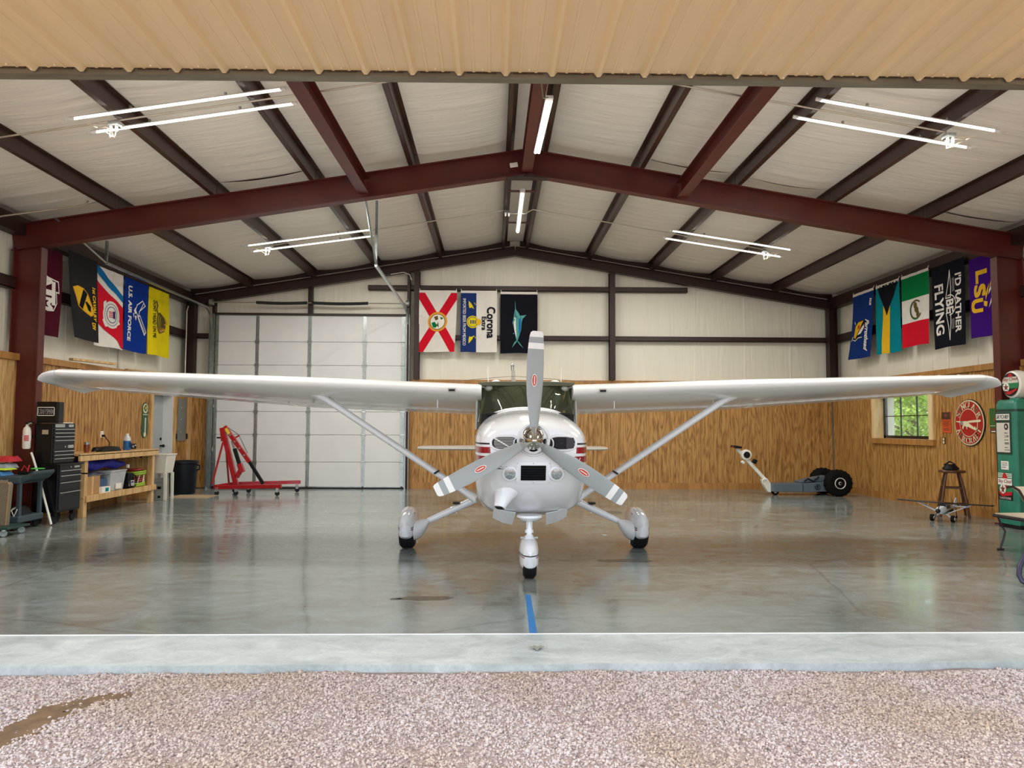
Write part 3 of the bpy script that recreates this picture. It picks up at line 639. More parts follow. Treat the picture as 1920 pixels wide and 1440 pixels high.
# front details of the cowl
def oval(cx, cz, rx, rz, n=36, e=2.6):
    return [(cx + rx * abs(cos(a)) ** (2 / e) * (1 if cos(a) > 0 else -1), cz + rz * abs(sin(a)) ** (2 / e) * (1 if sin(a) > 0 else -1)) for a in [2 * pi * i / n for i in range(n)]]
def onface(poly, d): return [Pt(x, surfY(x, z) - d, z) for x, z in poly]
for s in (-1, 1):
    ov = oval(s * .258, 1.30, .132, .067)
    mb = MB()
    for k0, k1 in ((0, .4), (.4, .75), (.75, 1)): mb.loft([onface([(s * .258 + (x - s * .258) * max(k, .02), 1.30 + (z - 1.30) * max(k, .02)) for x, z in ov], .004) for k in (k0, k1)], cap=False)
    it = mb.build('air_intake', 'black', ap, True)
    MB().tube(onface(ov, .003), .012, 8, True).build('intake_lip', 'white_paint', it, True)
    if s < 0:
        for i in range(9):
            z = 1.246 + i * .0135; w_ = .105 * (1 - (abs(z - 1.3) / .075) ** 3)
            MB().tube([Pt(-.258 - w_, surfY(-.258 - w_, z) - .008, z), Pt(-.258, surfY(-.258, z) - .008, z), Pt(-.258 + w_ * .85, 6.782, z)], .0042, 5).build('intake_slat', 'plane_grey', it)
        MB().tube([Pt(-.36, surfY(-.36, 1.345) - .012, 1.345), Pt(-.19, 6.776, 1.245)], .006, 6).build('intake_brace', 'white', it)
    else:
        MB().box(AX + .3, 6.776, 1.25, AX + .37, 6.79, 1.35).build('intake_baffle', 'bark' if 0 else 'stripe_black', it)
    e2 = oval(s * .152, 1.295, .03, .05, 20, 2)
    mb = MB().loft([onface([(s * .152, 1.295)] * 20, .006), onface(e2, .006)], cap=False); q = mb.build('side_opening', 'black', ap)
    MB().tube(onface(e2, .006), .0065, 6, True).build('opening_rim', 'white_paint', q, True)
    c = [(s * .214 + .062 * cos(2 * pi * i / 24), 1.022 + .062 * sin(2 * pi * i / 24)) for i in range(24)]
    ld = V((0, -1, -.25)).normalized(); pc = Pt(s * .214, surfY(s * .214, 1.022), 1.022)
    lt = MB().lathe(pc - ld * .03, ld, [(.07, 0), (.07, .04), (.062, .046)], 24).build('landing_light', 'white_paint', ap, True)
    MB().lathe(pc - ld * .02, ld, [(.054, .03), (.053, .04), (.03, .047), (.014, .048), (.012, .054), (.001, .055)], 24).build('light_lens', 'lens', lt, True)
def patch(x0, x1, z0, z1, d, t=.008, n=8):
    mb = MB(); mb.grid(n, n, lambda u, v: Pt(x0 + (x1 - x0) * u, surfY(x0 + (x1 - x0) * u, z0 + (z1 - z0) * v) - d, z0 + (z1 - z0) * v))
    return mb
gp = patch(-.155, .155, .925, 1.125, .008).build('grille_plate', 'white_paint', ap, True)
gq = patch(-.115, .115, .955, 1.095, .012).build('grille_opening', 'black', gp)
for i in range(6):
    z = .965 + .023 * i; y = surfY(0, z); MB().cb(Pt(0, y - .016, z), (.225, .014, .004), Matrix.Rotation(R(25), 3, 'X')).build('grille_louver', 'tool_black', gq)
mb = MB()
for x in (-.145, 0, .145):
    for z in (.935, 1.115):
        mb.ball(Pt(x, surfY(x, z) - .01, z), .005, 6, 4)
mb.build('plate_screws', 'plane_grey', gp)['kind'] = 'stuff'
MB().lathe(Pt(0, 6.80, 1.329), (0, -1, 0), [(.155, 0), (.155, .015), (.148, .022), (.135, .022), (.135, .0)], 32).build('spinner_ring', 'white_paint', ap, True)
# propeller
HUB = Pt(-.008, 6.70, 1.329)
pr = MB().lathe(HUB + V((0, .07, 0)), (0, -1, 0), [(.124, 0), (.128, .02), (.127, .06), (.12, .11), (.105, .17), (.08, .235), (.05, .29), (.022, .325), (.004, .338)], 40).build('propeller', 'chrome', ap, True)
pr.name = 'spinner'
RP = .992
BS = [(.10, .085, 34, .05), (.16, .10, 32, .044), (.28, .132, 28, .03), (.42, .158, 24, .022), (.55, .168, 20, .018), (.7, .165, 17, .014), (.835, .152, 15, .011), (.89, .145, 14.5, .010), (.945, .135, 14, .009), (.985, .118, 14, .007), (1.0, .09, 14, .005)]
def bsec(k, ang):
    r, c, tw, th = k; r *= RP; ca, sa = cos(ang), sin(ang); rad = V((ca, 0, sa)); tan_ = V((-sa, 0, ca)); out = []
    cd = tan_ * cos(R(tw)) + V((0, -1, 0)) * sin(R(tw)); nn = rad.cross(cd)
    for i in range(16):
        a = 2 * pi * i / 16; out.append(HUB + rad * r + cd * (c / 2 * cos(a) + (c - .13) * .12) + nn * (th / 2 * sin(a)))
    return out
for ang in (R(88.2), R(207.9), R(326.8)):
    bl = MB().loft([bsec(k, ang) for k in BS[:7]]).build('propeller_blade', 'prop_grey', ap, True)
    for a, b, m in ((6, 7, 'white'), (7, 8, 'prop_grey'), (8, 10, 'white')):
        MB().loft([bsec(k, ang) for k in BS[a:b + 1]]).build('tip_band', m, bl, True)
    rad = V((cos(ang), 0, sin(ang))); tn = V((-sin(ang), 0, cos(ang))); c0 = HUB + rad * .54 + tn * .006 + V((0, -.028, 0))
    cd = tn * cos(R(20)) + V((0, -1, 0)) * sin(R(20)); nn = rad.cross(cd) * -1
    if nn.y > 0: nn = -nn
    em = MB()
    plate(em, c0 - rad * .058 - cd * .027 + nn * -.01, rad * .116, cd * .054, nn * .004, disc(28)).build('emblem', 'print_white', bl)
    em = MB(); plate(em, c0 - rad * .05 - cd * .021 + nn * -.006, rad * .1, cd * .042, nn * .002, disc(28)).build('emblem_centre', 'decal_red', bl)
    em = MB(); plate(em, c0 - rad * .036 - cd * .004 + nn * -.004, rad * .072, cd * .008, nn * .002).build('emblem_bar', 'print_white', bl)
# lower cowl: exhaust scoop, cowl flaps, nose gear
sc0 = Pt(-.268, 7.0, .80); sd = V((-.3, -.42, -.8)).normalized(); mb = MB()
mb.loft([mb.ring(sc0 - sd * .05, sd, .135, 24, (0, 0, 1), .11), mb.ring(sc0 + sd * .015, sd, .095, 24, (0, 0, 1), .075), mb.ring(sc0 + sd * .08, sd, .068, 24, (0, 0, 1), .052), mb.ring(sc0 + sd * .125, sd, .058, 24, (0, 0, 1), .045)])
so_ = mb.build('exhaust_scoop', 'white_paint', ap, True)
mb = MB(); mb.cb(sc0 + sd * .115, (.08, .03, .05), sd.to_track_quat('Y', 'Z').to_matrix()).build('scoop_outlet', 'black', so_)
for pts in (((-.36, .665), (-.145, .605), (-.175, .465), (-.372, .535)), ((.15, .60), (.365, .665), (.372, .545), (.165, .465))):
    y0 = 7.3; q = [Pt(pts[0][0], y0, pts[0][1]), Pt(pts[1][0], y0, pts[1][1]), Pt(pts[2][0], y0 + .2, pts[2][1]), Pt(pts[3][0], y0 + .2, pts[3][1])]
    md = [(q[0] + q[1]) / 2 + V((0, -.012, -.012)), (q[3] + q[2]) / 2 + V((0, -.012, -.012))]
    top = [q[0], md[0], q[1], q[2], md[1], q[3]]; dn = V((0, .012, .006)); mb = MB()
    mb.add(top + [p + dn for p in top], [(0, 1, 4, 5), (1, 2, 3, 4), (6, 11, 10, 7), (7, 10, 9, 8), (0, 6, 7, 1), (1, 7, 8, 2), (2, 8, 9, 3), (3, 9, 10, 4), (4, 10, 11, 5), (5, 11, 6, 0)])
    mb.build('cowl_flap', 'white_paint', ap)
NX = Pt(-.015, 7.206, 0); nx = NX.x
MB().lathe((nx, 7.2, .60), (0, 0, -1), [(.12, 0), (.125, .02), (.10, .045), (.05, .06)], 24).build('nose_gear_boot', 'white_paint', ap, True)
ns = MB().cyl((nx, 7.26, .56), (nx, 7.22, .34), .028, n=16).cyl((nx, 7.25, .45), (nx, 7.245, .42), .042, n=16).cyl((nx, 7.24, .40), (nx, 7.225, .355), .038, .058, 16).build('nose_strut', 'white_paint', ap, True)
MB().tube([(nx, 7.28, .53), (nx, 7.42, .46), (nx, 7.27, .39)], .013, 6).cyl((nx - .075, 7.25, .535), (nx + .075, 7.25, .535), .014, n=8).build('torque_link', 'plane_grey', ns, True)
for s in (-1, 1):
    MB().cyl((nx + s * .05, 7.24, .375), (nx + s * .085, 7.24, .375), .011, n=8).build('fairing_bolt', 'plane_grey', ns)
    MB().cyl((nx + s * .022, 7.23, .44), (nx + s * .022, 7.23, .54), .012, n=8).build('shimmy_damper', 'chrome_soft', ns)
def tyre(c, r, w_, name='tire', m='rubber', par=None, grooves=4, ax=(1, 0, 0)):
    pf = []; n_ = 18
    pf = [(r * .45, -w_ * .42), (r * .7, -w_ * .5), (r * .88, -w_ * .48), (r * .965, -w_ * .36)]
    for g in range(grooves):
        x_ = -w_ * .28 + g * w_ * .56 / max(1, grooves - 1); pf += [(r, x_ - w_ * .045), (r * .972, x_ - w_ * .02), (r * .972, x_ + w_ * .02), (r, x_ + w_ * .045)]
    pf += [(r * .965, w_ * .36), (r * .88, w_ * .48), (r * .7, w_ * .5), (r * .45, w_ * .42)]
    return MB().lathe(c, ax, pf, 36).build(name, m, par, True)
tyre((nx, 7.206, .178), .178, .13, par=ap)
def pant(cx, cy, zt, zb, w_, y0, y1, name, pk=.45):
    """a wheel fairing, teardrop from above, domed from the front"""
    rings = []; N_ = 28
    for i in range(19):
        t_ = i / 18; y = y0 + (y1 - y0) * t_
        k = (max(0, 1 - (1 - t_ / pk) ** 2) ** .5) if t_ < pk else max(0, 1 - ((t_ - pk) / (1 - pk)) ** 1.7) ** .8
        k = max(k, .03); hz_ = (zt - zb); zc = zb + hz_ * (.48 + .1 * (1 - k)); top = zc + (zt - zc) * k ** .8; bot_ = zc - (zc - zb) * k ** .55
        ring = []
        for j in range(N_):
            a = 2 * pi * j / N_; c, s_ = cos(a), sin(a)
            x = w_ / 2 * k ** .75 * abs(c) ** (2 / 2.6) * (1 if c > 0 else -1)
            z = (zc + (top - zc) * s_ ** (2 / 2.1)) if s_ >= 0 else zc - (zc - bot_) * abs(s_) ** (2 / 6)
            x *= 1 - .12 * max(0, -s_) ** 2
            ring.append(V((cx + x, y, z)))
        rings.append(ring)
    o = MB().loft(rings).build(name, 'white_paint', ap, True); return o, rings
def bands(par, rings, zs_, off=.0015):
    """thin stripes round the nose of a fairing, following its outline from above"""
    import bisect
    for z0, z1 in zs_:
        L = []
        for rg in rings:
            row = []
            for z in (z0, z1):
                xs_ = []
                for a, b in zip(rg, rg[1:] + rg[:1]):
                    if (a.z - z) * (b.z - z) < 0: xs_.append(a.x + (b.x - a.x) * (z - a.z) / (b.z - a.z))
                row.append((min(xs_), max(xs_)) if len(xs_) >= 2 else None)
            L.append((rg[0].y, row))
        L = [q for q in L if all(q[1])]
        fr = L[0]; pts0 = [V((q[1][0][0] - off, q[0] - off, z0)) for q in reversed(L)] + [V((q[1][0][1] + off, q[0] - off, z0)) for q in L]
        pts1 = [V((q[1][1][0] - off, q[0] - off, z1)) for q in reversed(L)] + [V((q[1][1][1] + off, q[0] - off, z1)) for q in L]
        MB().loft([[a, b] for a, b in zip(pts0, pts1)], cap=False, closed=False).build('fairing_stripe', 'stripe_black' if z0 == max(q[0] for q in zs_) else 'stripe_red', par, True)
o, rg = pant(nx, 7.2, .385, .068, .192, 6.98, 7.75, 'nose_wheel_fairing'); bands(o, rg, ((.232, .242), (.214, .222)))
for s in (-1, 1):
    wx = AX + s * 1.385
    tyre((wx, 8.963, .222), .222, .178, par=ap)
    o, rg = pant(wx, 8.96, .475, .095, .236, 8.64, 9.66, 'wheel_fairing'); bands(o, rg, ((.262, .273), (.240, .251)))
    fr = MB(); P3 = []
    for t_ in [i / 8 for i in range(9)]:
        y = 8.93; x = wx - s * (.09 + .17 * t_)
        zt_ = .33 + .02 * t_; zb_ = .10 + .20 * t_ ** 2.2; yw = .17 * (1 - t_) + .06
        P3.append([V((x, y + yw * cos(2 * pi * i / 16), (zt_ + zb_) / 2 + (zt_ - zb_) / 2 * sin(2 * pi * i / 16))) for i in range(16)])
    fr.loft(P3).build('leg_fairing', 'white_paint', ap, True)
    fp, fq = Pt(s * .56, 8.75, .60), V((wx - s * .25, 8.93, .325)); mb = MB()
    lg = mb.loft([mb.ring(fp, fq - fp, .045, 16), mb.ring(fq, fq - fp, .036, 16)]).build('landing_gear_leg', 'white_paint', ap, True)
    q = fp + (fq - fp) * .42
    MB().cb(q + V((0, -.02, .065)), (.075, .12, .02)).cyl(q, q + V((0, -.01, .06)), .012, n=8).build('step_pad', 'black', lg)
    mb = MB(); mb.cyl(q + V((0, 0, -.03)), q + V((0, 0, -.06)), .006, n=6).build('brake_line_clip', 'chrome_soft', lg)
    MB().tube([V((wx - s * .125, 8.84, .11)), V((wx - s * .13, 8.84, .075))], .008, 6).build('drain_tube', 'plane_grey', o)
# wings
def foil(n=26, t_=.12, x0=0, x1=1):
    yt = lambda x: 5 * t_ * (.2969 * sqrt(max(x, 0)) - .126 * x - .3516 * x * x + .2843 * x ** 3 - .1015 * x ** 4)
    yc = lambda x: (.02 / .16 * (.8 * x - x * x)) if x < .4 else (.02 / .36 * (.2 + .8 * x - x * x))
    xs_ = [x0 + (x1 - x0) * ((1 - cos(pi * i / n)) / 2 if x0 == 0 else i / n) for i in range(n + 1)]
    up = [(x, yc(x) + yt(x)) for x in reversed(xs_)]; lo = [(x, yc(x) - yt(x)) for x in xs_[1 if x0 == 0 else 0:]]
    return up + lo
def wsec(s, q, x0=0, x1=1, n=26, zadd=0, ck=1, tk=1, bead=0):
    k = max(0, (q - 2.6) / 2.5); ch = (1.63 - .5 * min(k, 1)) * ck; le = 8.02 + .03 * min(k, 1) + (1 - ck) * .35; zl = 1.848 + .172 * (q - .5) / 4.8 + zadd; inc = R(8.0 - 1.2 * min(k, 1)); th = (.122 - .016 * min(k, 1)) * tk
    return [Pt(s * q, le + ch * (x * cos(inc) + z * sin(inc)), zl + ch * (z * cos(inc) - x * sin(inc)) + bead) for x, z in foil(n, th, x0, x1)]
for s in (-1, 1):
    qs = [.5, 1.2, 1.9, 2.6, 3.3, 4.1, 4.8, 5.09]
    wg = MB().loft([wsec(s, q, 0, .74) for q in qs]).build('wing', 'wing_white', ap, True)
    for nm, qa, qb, nn_ in (('flap', .6, 2.88, 34), ('aileron', 2.9, 5.02, 34)):
        rings = [wsec(s, qa + (qb - qa) * i / nn_, .745, 1, 8, -.012 - (.004 if i % 2 else 0)) for i in range(nn_ + 1)]
        MB().loft(rings).build(nm, 'wing_white', wg)
    MB().loft([wsec(s, q, 0, 1, 26, dz, ck, tk) for q, dz, ck, tk in ((5.095, 0, 1, 1), (5.17, -.01, .985, 1.05), (5.24, -.03, .95, 1.05), (5.28, -.055, .9, .95), (5.305, -.08, .82, .6))]).build('wing_tip', 'white_paint', wg, True)
    for q in [.78 + .2237 * i for i in range(20)]:
        r_ = wsec(s, q); c = r_[16] + V((0, 0, .008)); MB().cb(c, (.042, .02, .03), Matrix.Rotation(s * .35, 3, 'Z')).build('vortex_tab', 'white', wg)
    c = wsec(s, .82)[27]
    MB().cb(c + V((0, -.006, .0)), (.085, .03, .045)).build('air_vent', 'plane_grey', wg, bevel=.006); MB().cb(c + V((0, -.02, -.002)), (.065, .01, .022)).build('vent_slot', 'black', wg)
    mb = MB()
    for fr_, n_ in ((.09, 120), (.3, 120)):
        for i in range(n_):
            q = .6 + 4.4 * i / n_; pts = wsec(s, q, 0, 1, 12); a = pts[12 + 4 if fr_ < .2 else 12 + 6]; mb.add([a + V((d[0], d[1], -.002)) for d in ((-.004, 0), (0, -.004), (.004, 0), (0, .004))], [(0, 1, 2, 3)])
    o = mb.build('rivets', 'white', wg); o['kind'] = 'stuff'
    # lift strut with its cuffs
    A = Pt(s * 2.39, 8.5, 1.825); B = Pt(s * .60, 8.3, .67); d = (B - A); mb = MB()
    def sring(p, c, t_): return [p + V((0, 1, 0)) * (c / 2 * cos(2 * pi * i / 18)) + d.cross(V((0, 1, 0))).normalized() * (t_ / 2 * sin(2 * pi * i / 18)) for i in range(18)]
    st = mb.loft([sring(A + d * t_, c, w_) for t_, c, w_ in ((-.03, .36, .15), (.02, .26, .11), (.07, .17, .076), (.93, .15, .07), (.97, .17, .08), (1.02, .2, .1))]).build('wing_strut', 'white_paint', ap, True)
    MB().cb(A + d * .78 + V((0, -.09, .02)), (.07, .012, .02), Matrix.Rotation(s * -.57 * -1, 3, 'Y')).build('strut_placard', 'black', st)
    MB().tube([A + V((-s * .2, .05, -.02)), A + V((-s * .2, .05, -.1))], .006, 6).build('tie_down_ring', 'white', wg)
    MB().tube([wsec(s, 1.0)[34], wsec(s, 1.0)[34] + V((0, 0, -.09))], .006, 6).build('fuel_vent', 'white', wg)
# cabin: roof, posts, windshield, dark interior
MB().loft([[Pt(-.515, y, z0), Pt(.515, y, z0), Pt(.515, y, z1 - .01), Pt(.3, y, z1), Pt(-.3, y, z1), Pt(-.515, y, z1 - .01)] for y, z0, z1 in ((8.12, 1.9, 1.943), (8.4, 1.9, 1.965), (9.0, 1.88, 1.97), (9.75, 1.86, 1.92))]).build('cabin_roof', 'cabin_olive', ap)
def wsg(u, v):
    t_ = 2 * u - 1; yb = 7.86 + .42 * abs(t_) ** 2.4; xb = .552 * t_; zb_ = ztop(min(yb, 7.85), xb * .97) - .16 * max(0, abs(t_) - .75) / .25 * .5
    yt = 8.15 + .12 * abs(t_) ** 3; xt = .535 * t_; zt = 1.925
    k = v; bl = .03 * sin(pi * v)
    return Pt(xb + (xt - xb) * k, yb + (yt - yb) * k - bl * (1 - abs(t_)), zb_ + (zt - zb_) * k)
ws = MB().grid(28, 12, wsg).build('windshield', 'tinted_glass', ap, True)
sol = ws.modifiers.new('s', 'SOLIDIFY'); sol.thickness = .005
MB().tube([wsg(i / 40, 0) for i in range(41)], .019, 8).build('windshield_frame', 'white_paint', ap, True)
MB().tube([wsg(i / 20, 1) + V((0, -.004, .008)) for i in range(21)], .012, 6).build('windshield_top_strip', 'cabin_olive', ap, True)
for s in (-1, 1):
    MB().loft([[Pt(s * x + dx, y + dy, z) for dx, dy in ((-.022, -.02), (.022, -.02), (.022, .04), (-.022, .04))] for x, y, z in ((.55, 8.30, 1.42), (.54, 8.32, 1.92))]).build('door_post', 'plane_grey', ap)
    MB().tube([Pt(s * .53, 8.26, 1.5), Pt(s * .47, 8.22, 1.76), Pt(s * .46, 8.24, 1.9)], .016, 6).build('cabin_brace', 'plane_grey', ap, True)
    MB().box(AX + s * .56 - .02, 8.93, 1.46, AX + s * .56 + .02, 9.0, 1.9).build('door_post', 'plane_grey', ap)
    MB().box(AX + s * .56 - .003, 8.34, 1.47, AX + s * .56 + .003, 9.62, 1.9).build('side_window', 'tinted_glass', ap)
    MB().ball(Pt(s * .42, 8.2, 1.875), (.05, .06, .035), 12, 8).cyl(Pt(s * .42, 8.2, 1.875), Pt(s * .54, 8.2, 1.9), .012, n=8).build('fresh_air_vent', 'plane_grey', ap, True)
    st = MB().box(AX + s * .27 - .2, 8.75, 1.0, AX + s * .27 + .2, 8.85, 1.62).build('seat_back', 'seat_dark', ap, bevel=.03)
    MB().box(AX + s * .27 - .12, 8.76, 1.64, AX + s * .27 + .12, 8.83, 1.78).build('head_rest', 'seat_dark', st, bevel=.03)
MB().box(AX - .5, 7.98, 1.2, AX + .5, 8.1, 1.585).build('instrument_panel', 'black', ap); MB().box(AX - .45, 7.9, 1.575, AX + .45, 8.2, 1.6).build('glare_shield', 'black', ap, bevel=.01)
MB().box(AX - .54, 9.64, 1.0, AX + .54, 9.68, 1.9).build('cabin_rear_wall', 'cabin_dark', ap)
MB().box(AX - .33, 8.2, 1.83, AX - .13, 8.23, 1.89).box(AX - .42, 8.2, 1.85, AX - .1, 8.35, 1.862).build('sun_visor', 'black', ap, bevel=.006)
MB().box(AX + .1, 8.2, 1.8, AX + .42, 8.22, 1.89).build('sun_visor', 'black', ap, bevel=.006); MB().cb(Pt(-.02, 8.22, 1.83), (.06, .03, .09)).build('compass', 'black', ap, bevel=.008)
# tail, aerials
for s in (-1, 1):
    MB().loft([[Pt(s * q, y0 + c * x, 1.035 + c * z * .9) for x, z in foil(10, .09)] for q, y0, c in ((.1, 13.45, 1.25), (1.7, 13.75, .85), (1.78, 13.85, .6))]).build('horizontal_stabilizer', 'plane_grey', ap, True)
fn = MB().loft([[Pt(z_ * c, y0 + c * x, h_) for x, z_ in foil(10, .09)] for h_, y0, c in ((1.25, 12.9, 2.1), (1.6, 13.5, 1.5), (2.4, 14.2, .95), (2.56, 14.36, .75))]).build('vertical_fin', 'plane_grey', ap, True)
MB().cyl(Pt(0, 14.5, 2.55), Pt(0, 14.5, 2.63), .03).ball(Pt(0, 14.5, 2.65), (.035, .035, .05)).build('beacon', 'chrome_soft', fn, True)
for s in (-1, 1):
    MB().tube([Pt(0, 14.2, 2.42), Pt(s * .9, 9.1, 2.0)], .004, 5).build('antenna_wire', 'dull_steel', ap)
    MB().tube([Pt(s * .43, 8.75, 1.95), Pt(s * .44, 8.78, 2.16)], [.007, .004], 6).build('whip_antenna', 'white', ap)
    MB().ball(Pt(s * .34, 8.5, 1.955), (.055, .08, .03)).build('antenna_dome', 'white', ap, True)
# ---------------------------------------------------------------- lights and wiring under the roof
def half(a, b, r, par, tilt=0):
    # a tube light: the opaque housing above, the lit diffuser below
    d = (b - a).normalized(); x = d.cross(V((0, 0, 1))).normalized(); u = x.cross(d)
    for nm, m, a0, k in (('diffuser', 'led', pi, 1), ('housing', 'white', 0, 1.08)):
        MB().loft([[p + x * (r * k * cos(a0 + pi * i / 8)) + u * (r * k * sin(a0 + pi * i / 8)) + u * (0 if nm == 'housing' else -.002) for i in range(9)] for p in (a, b)]).build(nm, m, par)
    la = bpy.data.lights.new('lamp', 'AREA'); la.shape = 'RECTANGLE'; la.size = (b - a).length; la.size_y = .04; la.energy = LED; la.color = (1, .95, .86)
    lo = bpy.data.objects.new('lamp', la); col.objects.link(lo); lo.parent = par
    mx_ = Matrix((d, u.cross(d), u)).transposed().to_4x4(); mx_.translation = (a + b) / 2 - u * (r + .012) - ORG[par.name]; lo.matrix_local = mx_
def led(label, group, x0, x1, y0, y1, off=-.035):
    a, b = V((x0, y0, zr(x0) + off)), V((x1, y1, zr(x1) + off)); c = (a + b) / 2; d = (b - a).normalized()
    t_ = thing('tube_light', label, 'light', c, group=group, world=True)
    half(a + d * .05, b - d * .05, .019, t_)
    for q, e in ((a, d), (b, -d)): MB().cyl(q, q + e * .06, .021, n=12).build('end_cap', 'white', t_, True)
    for f in (.28, .72):
        q = a + (b - a) * f; MB().box(q.x - .012, q.y - .012, q.z + .012, q.x + .012, q.y + .012, q.z + .05).build('clip', 'galvanized', t_)
    e = a if abs(a.x) > abs(b.x) else b; s = 1 if e.x > 0 else -1
    MB().tube([e, e + V((s * .05, 0, -.01)), e + V((s * .1, .03, .0)), e + V((s * .12, .12, .03))], .004, 5).build('lead', 'white', t_)
G = 'long LED tubes hung in pairs under the roof'
led('LED tube of the front left pair, the one nearer the raised door', G, -5.157, -2.816, 8.054, 8.066)
led('LED tube of the front left pair, the one nearer the red rafter', G, -5.12, -2.786, 8.437, 8.443)
led('LED tube of the front right pair, the one nearer the raised door', G, 3.115, 5.189, 8.026, 8.02)
led('LED tube of the front right pair, the one nearer the red rafter', G, 3.058, 5.19, 8.524, 8.517)
led('LED tube of the rear left pair, the one nearer the red rafter', G, -5.141, -2.793, 13.77, 13.944)
led('LED tube of the rear left pair, the one nearer the back wall', G, -5.184, -2.844, 14.209, 14.388)
led('LED tube of the rear right pair, the one nearer the red rafter', G, 2.838, 5.152, 13.769, 13.671)
led('LED tube of the rear right pair, the one nearer the back wall', G, 2.835, 5.178, 14.329, 14.226)
t_ = thing('strip_light', 'bright strip light fixed under the centre red beam at the ridge', 'light', (.12, 9.2, 5.28), world=True)
mb = MB(); mb.loft([[V((x + a, y, 5.275 + b)) for a, b in ((-.045, .03), (.045, .03), (.045, -.005), (-.045, -.005))] for x, y in ((.145, 8.4), (.1, 10.15))]); mb.build('housing', 'white', t_)
for s in (-1, 1): half(V((.145 + s * .022, 8.47, 5.268)), V((.1 + s * .022, 10.1, 5.268)), .02, t_)
MB().tube([(.13, 8.42, 5.29), (.06, 8.25, 5.2), (-.02, 7.7, 5.35), (-.06, 7.2, 5.6)], .009, 6).build('power_cord', 'dull_steel', t_)
t_ = thing('strip_light', 'bright strip light on two red spacers between the ridge purlins at the back', 'light', (.01, 14.2, 5.6), world=True)
MB().box(-.04, 12.88, 5.6, .05, 15.6, 5.66).build('housing', 'white', t_)
half(V((.005, 12.95, 5.6)), V((.005, 15.55, 5.6)), .03, t_)
def pipe(label, pts, r=.011, m='conduit', n=6): return one(MB().tube(pts, r, n), 'conduit', m, label, 'conduit', pts[0], smooth=True)
def along(x0, x1, y, off=-.02, k=6): return [(x0 + (x1 - x0) * i / k, y, zr(x0 + (x1 - x0) * i / k) + off) for i in range(k + 1)]
pipe('thin metal conduit across the front left roof between the LED tubes', along(-6.4, -.3, 8.28))
pipe('thin metal conduit across the front right roof between the LED tubes', along(.3, 4.75, 8.28))
pipe('thin metal conduit across the rear left roof up to the ridge', along(-4.8, -.27, 14.05))
pipe('thin metal conduit across the rear right roof down from the ridge', [(-.2, 14.05, 5.55), (.1, 14.05, 5.55)] + along(.25, 4.75, 14.0))
pipe('metal conduit climbing the front left wall and bending over to the purlin', [(-7.66, 10.35, 2.5), (-7.66, 10.4, 3.9), (-7.66, 10.45, 4.2), (-7.62, 10.45, 4.33), (-7.5, 10.47, 4.38), (-6.6, 10.6, 4.56), (-6.36, 10.6, 4.6), (-6.3, 10.55, 4.64)], .013)
pipe('pale conduit running down the left wall beside the dark corner column', [(-7.5, 16.95, 2.5), (-7.5, 16.95, 4.05), (-7.45, 16.9, 4.16)], .016)
pipe('pale conduit on the left wall showing below the blue flag', [(-7.69, 14.35, 2.5), (-7.69, 14.35, 3.3)], .014)
pipe('white cable looping over the dark column above the right track of the overhead door', [(-2.9, 17.12, 4.98), (-2.6, 17.12, 5.03), (-2.46, 17.14, 4.98), (-2.42, 17.15, 4.85)], .008, 'white')
for lab, x, y in (('metal junction box with white cords at the front left LED tubes', -4.78, 8.28), ('metal junction box with white cords at the front right LED tubes', 4.78, 8.28), ('metal junction box with white cords at the rear left LED tubes', -4.8, 14.03), ('metal junction box with white cords at the rear right LED tubes', 4.75, 14.0), ('small metal junction box on the ridge purlin by the rear strip light', -.25, 14.05)):
    z = zr(x) - .066; t_ = thing('junction_box', lab, 'junction box', (x, y, z)); s = 1 if x > 0 else -1
    MB().cb((0, 0, 0), (.11, .11, .05)).build('box', 'galvanized', t_, bevel=.004)
    for dx in (-.03, .03): MB().cyl((dx, -.02, -.02), (dx, -.02, -.085), .017, n=10).build('plug', 'white', t_, True)
    if abs(x) > 1:
        MB().tube([(.03, -.02, -.08), (.02, -.03, -.14), (-.04, -.02, -.15), (-.05, 0, -.05), (s * .1, .0, -.03), (s * .25, .05, -.02), (s * .16, -.06, -.06), (s * .3, -.02, .0)], .005, 5).build('cord', 'hose_white', t_, True)
        MB().tube([(-.03, -.02, -.08), (-.02, .03, -.13), (s * .12, .02, -.07), (s * .2, .06, -.04), (s * .13, .0, -.01), (s * .28, -.08, -.02)], .005, 5).build('cord', 'hose_white', t_, True)

# ---------------------------------------------------------------- the flags on the three walls
def stroke(pts, w, asp, closed=True):
    """thin bands along a polyline, as quads; w as a share of the width, asp = height / width"""
    out = []; n = len(pts)
    for i in range(n if closed else n - 1):
        (x0, y0), (x1, y1) = pts[i], pts[(i + 1) % n]; dx, dy = x1 - x0, (y1 - y0) * asp; l = sqrt(dx * dx + dy * dy) or 1
        nx_, ny_ = -dy / l * w / 2, dx / l * w / 2; ex, ey = dx / l * w / 2, dy / l * w / 2
        out.append([(x0 - ex + nx_, y0 + (-ey + ny_) / asp), (x1 + ex + nx_, y1 + (ey + ny_) / asp), (x1 + ex - nx_, y1 + (ey - ny_) / asp), (x0 - ex - nx_, y0 + (-ey - ny_) / asp)])
    return out
def run(s, x, y, h, l, slant=0, bold=0):
    """lettering turned a quarter clockwise: reads downwards from y over the length l, tops towards +x by h"""
    vs, fs = glyphs(s); V2, F2 = [], []
    for dx, dy in (((0, 0),) if not bold else ((0, 0), (bold, 0), (0, bold * .5), (bold, bold * .5))):
        F2 += [tuple(i + len(V2) for i in f) for f in fs]; V2 += [(x + dx + h * b, y + dy + l * (a + slant * b)) for a, b in vs]
    return (V2, F2)
